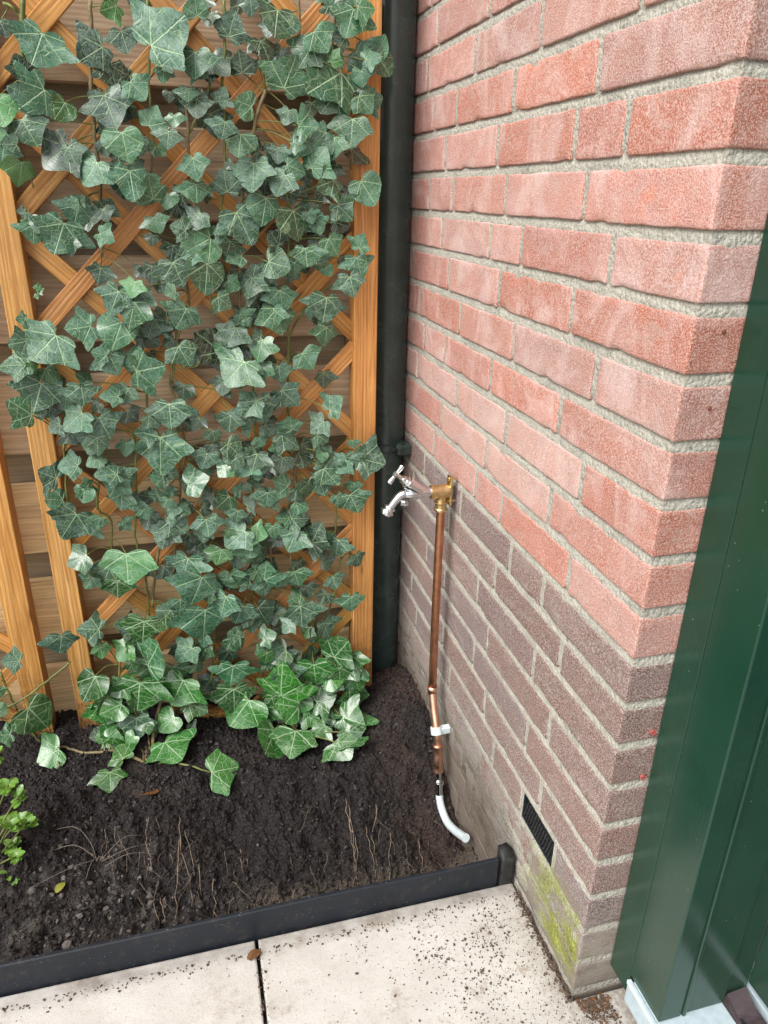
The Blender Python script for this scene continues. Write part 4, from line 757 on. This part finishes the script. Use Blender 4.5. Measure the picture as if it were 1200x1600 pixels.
STEM = "-537 778 1270,-541 778 1222,-548 778 1180,-552 778 1146,-553 778 1094,-553 778 1040,-557 778 983,-564 778 915|2.6|0;-628 778 1272,-639 778 1196,-642 778 1167|3.2|0;-655 778 1258,-644 778 1254,-633 778 1240,-615 778 1218|2.0|0;-410 778 1162,-412 778 1108,-412 778 1053,-409 778 985,-408 778 915|2.2|0;-367 778 1203,-375 778 1163,-399 778 1118,-413 778 1094|1.8|0;-229 778 1297,-229 778 1254,-227 778 1189|2.4|1;-168 778 1301,-174 778 1245,-178 778 1214|2.4|1;-285 778 1168,-296 778 1140,-309 778 1103,-320 778 1074,-329 778 1016,-336 778 966,-344 778 862,-343 778 807|2.6|1;-434 778 878,-432 778 841,-440 778 809,-452 778 792,-468 778 743,-474 778 697,-466 778 637,-462 778 588,-464 778 550,-473 778 525,-480 778 460,-492 778 393,-507 778 310|2.4|0;-456 778 793,-464 778 742,-472 778 697|1.8|0;-518 778 689,-520 778 652,-531 778 623,-543 778 593|2.0|0;-552 778 618,-548 778 581,-551 778 550,-555 778 506,-562 778 454,-567 778 387,-558 778 316,-559 778 258,-565 773 172,-575 756 91|2.0|0;-619 778 521,-628 778 473,-624 778 460,-607 778 439,-617 778 365|2.0|0;-504 778 449,-528 778 369,-540 778 314,-553 778 243|2.6|0;-216 778 838,-256 778 782,-263 778 742,-270 778 730|1.8|1;-253 778 535,-259 778 468,-268 778 341,-270 778 297|2.8|1;-175 778 440,-176 778 383,-182 778 347|1.8|1;-163 778 315,-173 778 270,-180 778 224,-201 778 163|1.8|1;-226 778 175,-228 777 144,-231 771 115|4.5|1;-587 656 -48,-598 731 -33,-590 742 23,-573 756 90,-563 773 172|3.2|0;-580 662 -48,-575 734 -23,-558 745 31,-538 751 59|3.2|0;-595 669 -48,-608 729 -46,-607 742 26,-615 756 97|2.4|0;-585 663 -48,-587 731 -36,-590 737 -6,-595 745 38|2.2|0;-627 764 141,-635 750 73,-647 742 33|1.8|0;-586 656 -48,-621 670 -48,-653 693 -48,-684 693 -48,-715 704 -48,-747 724 -40,-765 727 -23,-785 729 -10|2.6|0;-587 654 -48,-550 643 -48,-509 624 -48,-466 606 -48|2.0|0;-771 723 -41,-750 663 -48|1.6|0;-718 763 151,-742 759 132,-770 754 115,-808 748 90,-847 743 76|2.0|2;-846 759 149,-835 749 101,-826 742 66|2.0|2;-810 735 28,-801 731 7,-794 729 -6|2.0|2;-326 704 -48,-302 731 -48,-284 694 -48,-276 671 -48|2.4|1;-328 742 -26,-310 722 -48,-275 675 -48|2.0|1;-343 778 1284,-344 778 1234,-352 778 1173,-352 778 1110,-359 778 1035,-369 778 966,-368 778 894|2.0|0;-254 778 1018,-254 778 936,-261 778 861,-261 778 736,-266 778 639,-259 778 535|2.0|1;-313 778 389,-312 778 287,-323 778 164,-319 756 48,-308 740 -45|2.4|1;-428 778 373,-433 778 257,-437 773 153,-452 753 55|2.0|0;-330 778 691,-331 778 592,-341 778 488,-346 778 350,-357 778 232|2.0|1;-221 745 -30,-210 759 44,-214 773 120|2.0|1;-456 778 1276,-455 778 1227,-465 778 1168,-464 778 1106,-475 778 1032|1.8|0;-668 778 601,-676 778 516,-682 778 439|1.8|0;-351 755 46,-339 762 80,-312 770 120|1.8|1;-401 778 894,-396 778 857,-395 778 819|1.6|0;-438 778 770,-399 778 763,-384 778 740|1.4|0;-399 778 765,-392 778 745,-408 778 763|1.2|0;-464 778 696,-439 778 692,-388 778 682|1.2|0;-447 778 725,-424 778 730,-408 778 769|1.2|0;-460 778 725,-445 778 728,-416 778 769|1.4|0;-454 778 768,-422 778 764,-389 778 750|1.2|0"
SHAPES = [
 [(0, 0), (.10, -.13), (.25, -.20), (.40, -.15), (.46, -.02), (.62, .10), (.80, .26), (.68, .38), (.54, .46), (.45, .54), (.36, .67), (.22, .84), (0, .98)],
 [(0, 0), (.12, -.16), (.30, -.24), (.45, -.18), (.45, .0), (.64, .04), (.84, .15), (.74, .30), (.56, .41), (.43, .50), (.35, .64), (.21, .82), (0, .97)],
 [(0, 0), (.14, -.09), (.32, -.14), (.47, -.08), (.55, .05), (.62, .18), (.72, .36), (.58, .46), (.47, .52), (.40, .60), (.30, .70), (.17, .84), (0, .97)],
 [(0, 0), (.08, -.15), (.22, -.26), (.40, -.24), (.44, -.06), (.60, .08), (.78, .32), (.66, .40), (.50, .45), (.41, .52), (.35, .64), (.22, .81), (0, .99)],
 [(0, 0), (.14, -.12), (.34, -.18), (.50, -.08), (.57, .08), (.60, .22), (.58, .36), (.53, .48), (.46, .58), (.38, .68), (.28, .79), (.15, .90), (0, .99)],
]
def leafmesh(shape, var):
    rr = random.Random(var * 7 + 1); H = SHAPES[shape]; asym = [rr.uniform(.88, 1.12) for _ in range(2)]; sk = rr.uniform(-.08, .08)
    out = []
    ring = [(x * asym[0], y) for x, y in H] + [(-x * asym[1], y) for x, y in H[-2:0:-1]]
    # smooth outline with a slight wobble; the lobe tips stay pointed
    pts = []; nr = len(ring)
    for i in range(nr):
        p0, p1, p2, p3 = ring[i - 1], ring[i], ring[(i + 1) % nr], ring[(i + 2) % nr]
        for t in (0, .33, .67):
            q = [.5 * (2 * p1[a_] + (p2[a_] - p0[a_]) * t + (2 * p0[a_] - 5 * p1[a_] + 4 * p2[a_] - p3[a_]) * t * t + (3 * p1[a_] - p0[a_] - 3 * p2[a_] + p3[a_]) * t ** 3) for a_ in (0, 1)]
            k_ = 1 + (.02 * rr.uniform(-1, 1) if t else 0); pts.append((q[0] * k_ + sk * q[1], q[1] * k_))
    c = (0, .22); n = len(pts); V = [c]; V += [(c[0] + (x - c[0]) * .55, c[1] + (y - c[1]) * .55) for x, y in pts]; V += pts
    F = [(0, 1 + i, 1 + (i + 1) % n) for i in range(n)] + [(1 + i, 1 + n + i, 1 + n + (i + 1) % n, 1 + (i + 1) % n) for i in range(n)]
    cup = rr.uniform(-.45, .30); droop = rr.uniform(-.55, .05); wv = rr.uniform(.04, .10); ph = rr.uniform(0, 6)
    P = []
    for x, y in V:
        r = math.hypot(x, y - .2); th = math.atan2(x, y + 1e-6); z = cup * x * x + droop * y * abs(y) * .5 + wv * math.sin(th * 5 + ph) * r * r * 1.6
        z += -.05 * abs(math.sin((abs(th) - R(50)) * 2)) * min(r, .5) + .03 * N(x + var, y, 0, 4)
        P.append((x, y, z))
    uv = [(.5 + x / 2.5, .25 + y / 2.0) for x, y in V]
    return mesh('leaf', P, F, ML, True, uv)
LM = [leafmesh(s_, v) for s_ in range(5) for v in range(4)]
SHR = {'w': [2, 0, 4, 3], 'g': [0, 1, 3, 0], 'p': [0, 2, 4], 'b': [2, 0, 4, 3], 'm': [0, 1, 2, 3, 4], 'd': [0, 1, 3], 'k': [0, 2, 4]}
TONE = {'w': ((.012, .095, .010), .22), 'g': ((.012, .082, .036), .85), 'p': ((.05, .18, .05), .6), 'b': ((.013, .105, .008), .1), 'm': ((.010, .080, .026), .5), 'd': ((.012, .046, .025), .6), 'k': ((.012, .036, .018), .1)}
ivs = [thing('ivy_plant', 'dense ivy climbing the left half of the lattice from a woody root', 'ivy', (-.588, .664, -.05), 'ivy plants on the trellis'),
       thing('ivy_plant', 'dense ivy climbing the right half of the lattice beside the downpipe', 'ivy', (-.275, .68, -.05), 'ivy plants on the trellis'),
       thing('ivy_plant', 'small sparse ivy shoot at the left edge, low beside the left post', 'ivy', (-.84, .80, -.05), 'ivy plants on the trellis')]
ORG = [Vector(o.location) for o in ivs]
camp = Vector((-.445, -.579, 1.015))
rl = random.Random(21); stems = []; petg = [G(), G(), G()]; cnt = [0, 0, 0]
sg = [G(), G(), G()]; sgg = [G(), G(), G()]
for e in STEM.split(';'):
    a, r, pl = e.split('|'); pl = int(pl); P = [Vector(tuple(float(c) / 1000 for c in q.split())) for q in a.split(',')]
    P = [Vector((p.x, p.y, max(p.z, soil_z(p.x, p.y) + .007))) if p.z < .02 and i > 0 else p for i, p in enumerate(P)]
    S = spline(P, 4); S = [p + Vector((rl.gauss(0, .0008), rl.gauss(0, .0008), 0)) for p in S]; r = float(r) / 850
    grn = r < .0024 or abs(r * 850 - 3.2) < .05 and P[0].z > .2 or float(r * 850) > 4
    g = G(); g.tube([p - ORG[pl] for p in S], [r * (1.08 - .25 * i / len(S)) for i in range(len(S))], 7); stems += [(p, pl) for p in S]
    g.obj('stem', MSTEMG if grn else MSTEM, ivs[pl], smooth=True)
def put_leaf(A, B, tone, wd, pl, parent=None):
    for q in (A, B):
        if q.y > .2: q.z = max(q.z, soil_z(q.x, q.y) + .016)
    L = (B - A).length
    if L < .004: return
    y = (B - A).normalized(); view = (camp - A).normalized()
    z = (view * .85 + Vector((rl.gauss(0, .30), 0, .35 + rl.gauss(0, .25)))); z = (z - y * z.dot(y)).normalized(); x = y.cross(z)
    m = rl.choice([s_ * 4 + rl.randint(0, 3) for s_ in SHR[tone]]); me = LM[m]
    o = bpy.data.objects.new('leaf', me); C.objects.link(o); o.parent = ivs[pl]
    L *= (1.14 if A.z < .12 else 1.02); sx = L * (.60 + .50 * wd) * rl.uniform(.92, 1.12)
    mm = Matrix((( x.x * sx, y.x * L, z.x * L), (x.y * sx, y.y * L, z.y * L), (x.z * sx, y.z * L, z.z * L))).to_4x4(); mm.translation = A - ORG[pl]
    o.matrix_local = mm
    if tone == 'g' and A.z < .16: tone = 'w'
    (r_, g_, b_), fz = TONE[tone]; f = rl.uniform(.62, 1.45); fz = max(0, min(1, fz + rl.uniform(-.5, .12)))
    o.color = (r_ * f * rl.uniform(.85, 1.15), g_ * f, b_ * f * rl.uniform(.85, 1.15), fz); cnt[pl] += 1
    # stalk back to the nearest stem
    if len(stems):
        c = [(p, (p - A).length) for p, q in stems if q == pl and (p - A).length < .11 and p.z < A.z + .05]
        if c:
            tgt = min(c, key=lambda t: t[1] + rl.uniform(0, .02))[0]
        else: tgt = A + Vector((rl.gauss(0, .012), 0, rl.gauss(-.015, .01))); tgt.y = max(.795, A.y + .02) if A.z > 0 else A.y + .03
        mid = (A + tgt) / 2 + Vector((0, .012 if A.z > 0 else 0, .004)); back = A - z * .002
        petg[pl].tube([q - ORG[pl] for q in spline([back, mid, tgt], 3)], [.0011] * 7, 5)
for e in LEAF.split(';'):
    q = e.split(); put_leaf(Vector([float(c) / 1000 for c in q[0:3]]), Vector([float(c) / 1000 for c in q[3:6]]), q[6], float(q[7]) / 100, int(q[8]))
base_leaves = [q.split() for q in LEAF.split(';')]
for pl, more in ((0, 20), (1, 60)):
    src = [q for q in base_leaves if int(q[8]) == pl and q[6] in 'gmd' and int(q[2]) > 60]
    for k in range(more):
        q = rl.choice(src); A = Vector([float(c) / 1000 for c in q[0:3]]) + Vector((rl.gauss(0, .02), rl.uniform(.002, .02), rl.gauss(0, .022)))
        if not (-.70 < A.x < -.10): continue
        a = R(180) + rl.gauss(0, .75); L = rl.uniform(.018, .036)
        put_leaf(A, A + Vector((math.sin(a) * L, -rl.uniform(.0, .008), math.cos(a) * L)), rl.choice('ggmmd'), 1.15, pl)
for pl, more, x0_, x1_, z0_, z1_ in ((0, 20, -.68, -.50, -.03, .12), (1, 32, -.34, -.12, -.03, .13)):
    for k in range(more):      # young bright leaves crowding round the roots
        A = Vector((rl.uniform(x0_, x1_), rl.uniform(.715, .765), rl.uniform(z0_, z1_))); a = R(180) + rl.gauss(0, .8); L = rl.uniform(.026, .042)
        put_leaf(A, A + Vector((math.sin(a) * L, -rl.uniform(.004, .016), math.cos(a) * L)), rl.choice('bbwm'), 1.15, pl)
for i in range(3):
    if petg[i].v: tag(petg[i].obj('leaf_stalk', MSTEMG, ivs[i], smooth=True), kind='stuff')
# inner leaves deep in the thicket, many and overlapping
gi = [[], []]
tmp = [[], [], []]
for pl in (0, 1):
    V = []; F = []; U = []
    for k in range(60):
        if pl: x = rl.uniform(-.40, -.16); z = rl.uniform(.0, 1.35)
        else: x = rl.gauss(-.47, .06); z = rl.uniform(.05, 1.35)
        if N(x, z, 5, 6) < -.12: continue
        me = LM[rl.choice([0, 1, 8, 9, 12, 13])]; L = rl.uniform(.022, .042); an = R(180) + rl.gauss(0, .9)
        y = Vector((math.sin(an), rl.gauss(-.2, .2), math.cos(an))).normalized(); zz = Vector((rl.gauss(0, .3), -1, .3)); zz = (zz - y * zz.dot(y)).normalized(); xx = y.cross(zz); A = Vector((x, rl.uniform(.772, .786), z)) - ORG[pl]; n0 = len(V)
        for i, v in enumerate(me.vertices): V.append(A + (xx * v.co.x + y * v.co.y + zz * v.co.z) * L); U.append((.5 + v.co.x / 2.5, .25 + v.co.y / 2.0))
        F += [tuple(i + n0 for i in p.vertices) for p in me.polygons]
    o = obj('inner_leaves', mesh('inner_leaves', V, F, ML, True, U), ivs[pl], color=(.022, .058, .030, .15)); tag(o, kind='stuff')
g = G(); P = [(x - ORG[1].x, y - ORG[1].y, z - ORG[1].z) for x, y, z in ((-.175, .74, .085), (-.178, .735, .115))]; g.tube(P, [.0062, .0052], 12); g.obj('cut_stub', MSTEMG, ivs[1], smooth=False)

# ---------------------------------------------------------------- shrub at the left edge
sb = thing('young_shrub', 'bright green small leaved shrub poking in at the left edge above the soil', 'shrub', (-.86, .46, -.08))
so_ = Vector((-.86, .46, -.08))
V = []; F = []; U = []
H = [(0, 0), (.16, .12), (.28, .32), (.32, .55), (.26, .78), (.13, .94), (0, 1)]
pts = [(x, y) for x, y in H] + [(-x, y) for x, y in H[-2:0:-1]]
Vv = [(0, .5)] + [(x * .5, .5 + (y - .5) * .5) for x, y in pts] + pts; n = len(pts)
Fv = [(0, 1 + i, 1 + (i + 1) % n) for i in range(n)] + [(1 + i, 1 + n + i, 1 + n + (i + 1) % n, 1 + (i + 1) % n) for i in range(n)]
shm = mesh('leaf', [(x, y, -.35 * (y - .2) ** 2 + .5 * x * x) for x, y in Vv], Fv, MSH, True, [(.5 + x * .8, y) for x, y in Vv])
tips = [(-.800, .515, .075, 9, .023), (-.783, .50, .062, 7, .019), (-.806, .50, .010, 10, .022), (-.785, .485, .022, 10, .022), (-.768, .47, .030, 8, .020), (-.800, .47, -.010, 7, .018), (-.785, .43, .0, 7, .019), (-.800, .42, -.03, 6, .018), (-.805, .33, .02, 5, .024), (-.82, .54, .12, 8, .024), (-.83, .44, .07, 9, .022), (-.84, .38, .0, 8, .02), (-.79, .455, .045, 6, .017)]
g = G()
for (x, y, z, k, L) in tips:
    c = Vector((x, y, z + .005)); r0 = Vector((-.865 + rl.uniform(-.015, .015), .46, -.085)); g.tube([q - so_ for q in spline([r0, (r0 + c) / 2 + Vector((0, 0, .01)), c], 4)], [.0016] * 9, 5)
    for i in range(k + 5):
        a = i * 2.4 + rl.uniform(-.3, .3); el = R(rl.uniform(5, 65)); yv = Vector((math.cos(a) * math.cos(el), math.sin(a) * math.cos(el), math.sin(el))); zz = Vector((0, -.2, 1)); zz = (zz - yv * zz.dot(yv)).normalized(); xx = yv.cross(zz); l = L * rl.uniform(.65, 1.05)
        o = bpy.data.objects.new('leaf', shm); C.objects.link(o); o.parent = sb; mm = Matrix(((xx.x * l, yv.x * l, zz.x * l), (xx.y * l, yv.y * l, zz.y * l), (xx.z * l, yv.z * l, zz.z * l))).to_4x4(); mm.translation = c - so_ - Vector((0, 0, rl.uniform(0, .012))); o.matrix_local = mm
g.obj('stem', MSTEMG, sb, smooth=True)
# fallen leaves on the bed
def fallen(x, y, z, L, rz, m, lab, name='fallen_leaf', tilt=.2):
    me = shm.copy(); me.materials.clear(); me.materials.append(m); o = obj(name, me, None, (x, y, z), (tilt, .1, rz)); o.scale = (L * 1.1, L, L); tag(o, lab, 'leaf')
fallen(-.565, .575, soil_z(-.565, .575) + .006, .040, R(80), MDLEAF, 'curled brown fallen leaf on the soil below the ivy root')
fallen(-.412, .166, .004, .022, R(110), MDLEAF, 'red brown dead leaf at the slab joint by the edging')
MY = mat_plain('yellow_leaf', (.20, .21, .03), .45, vs=120, var=.2)
fallen(-.712, .395, soil_z(-.712, .395) + .008, .021, R(150), MY, 'small yellow leaf lying on the soil at the left')
print('leaf counts', cnt)
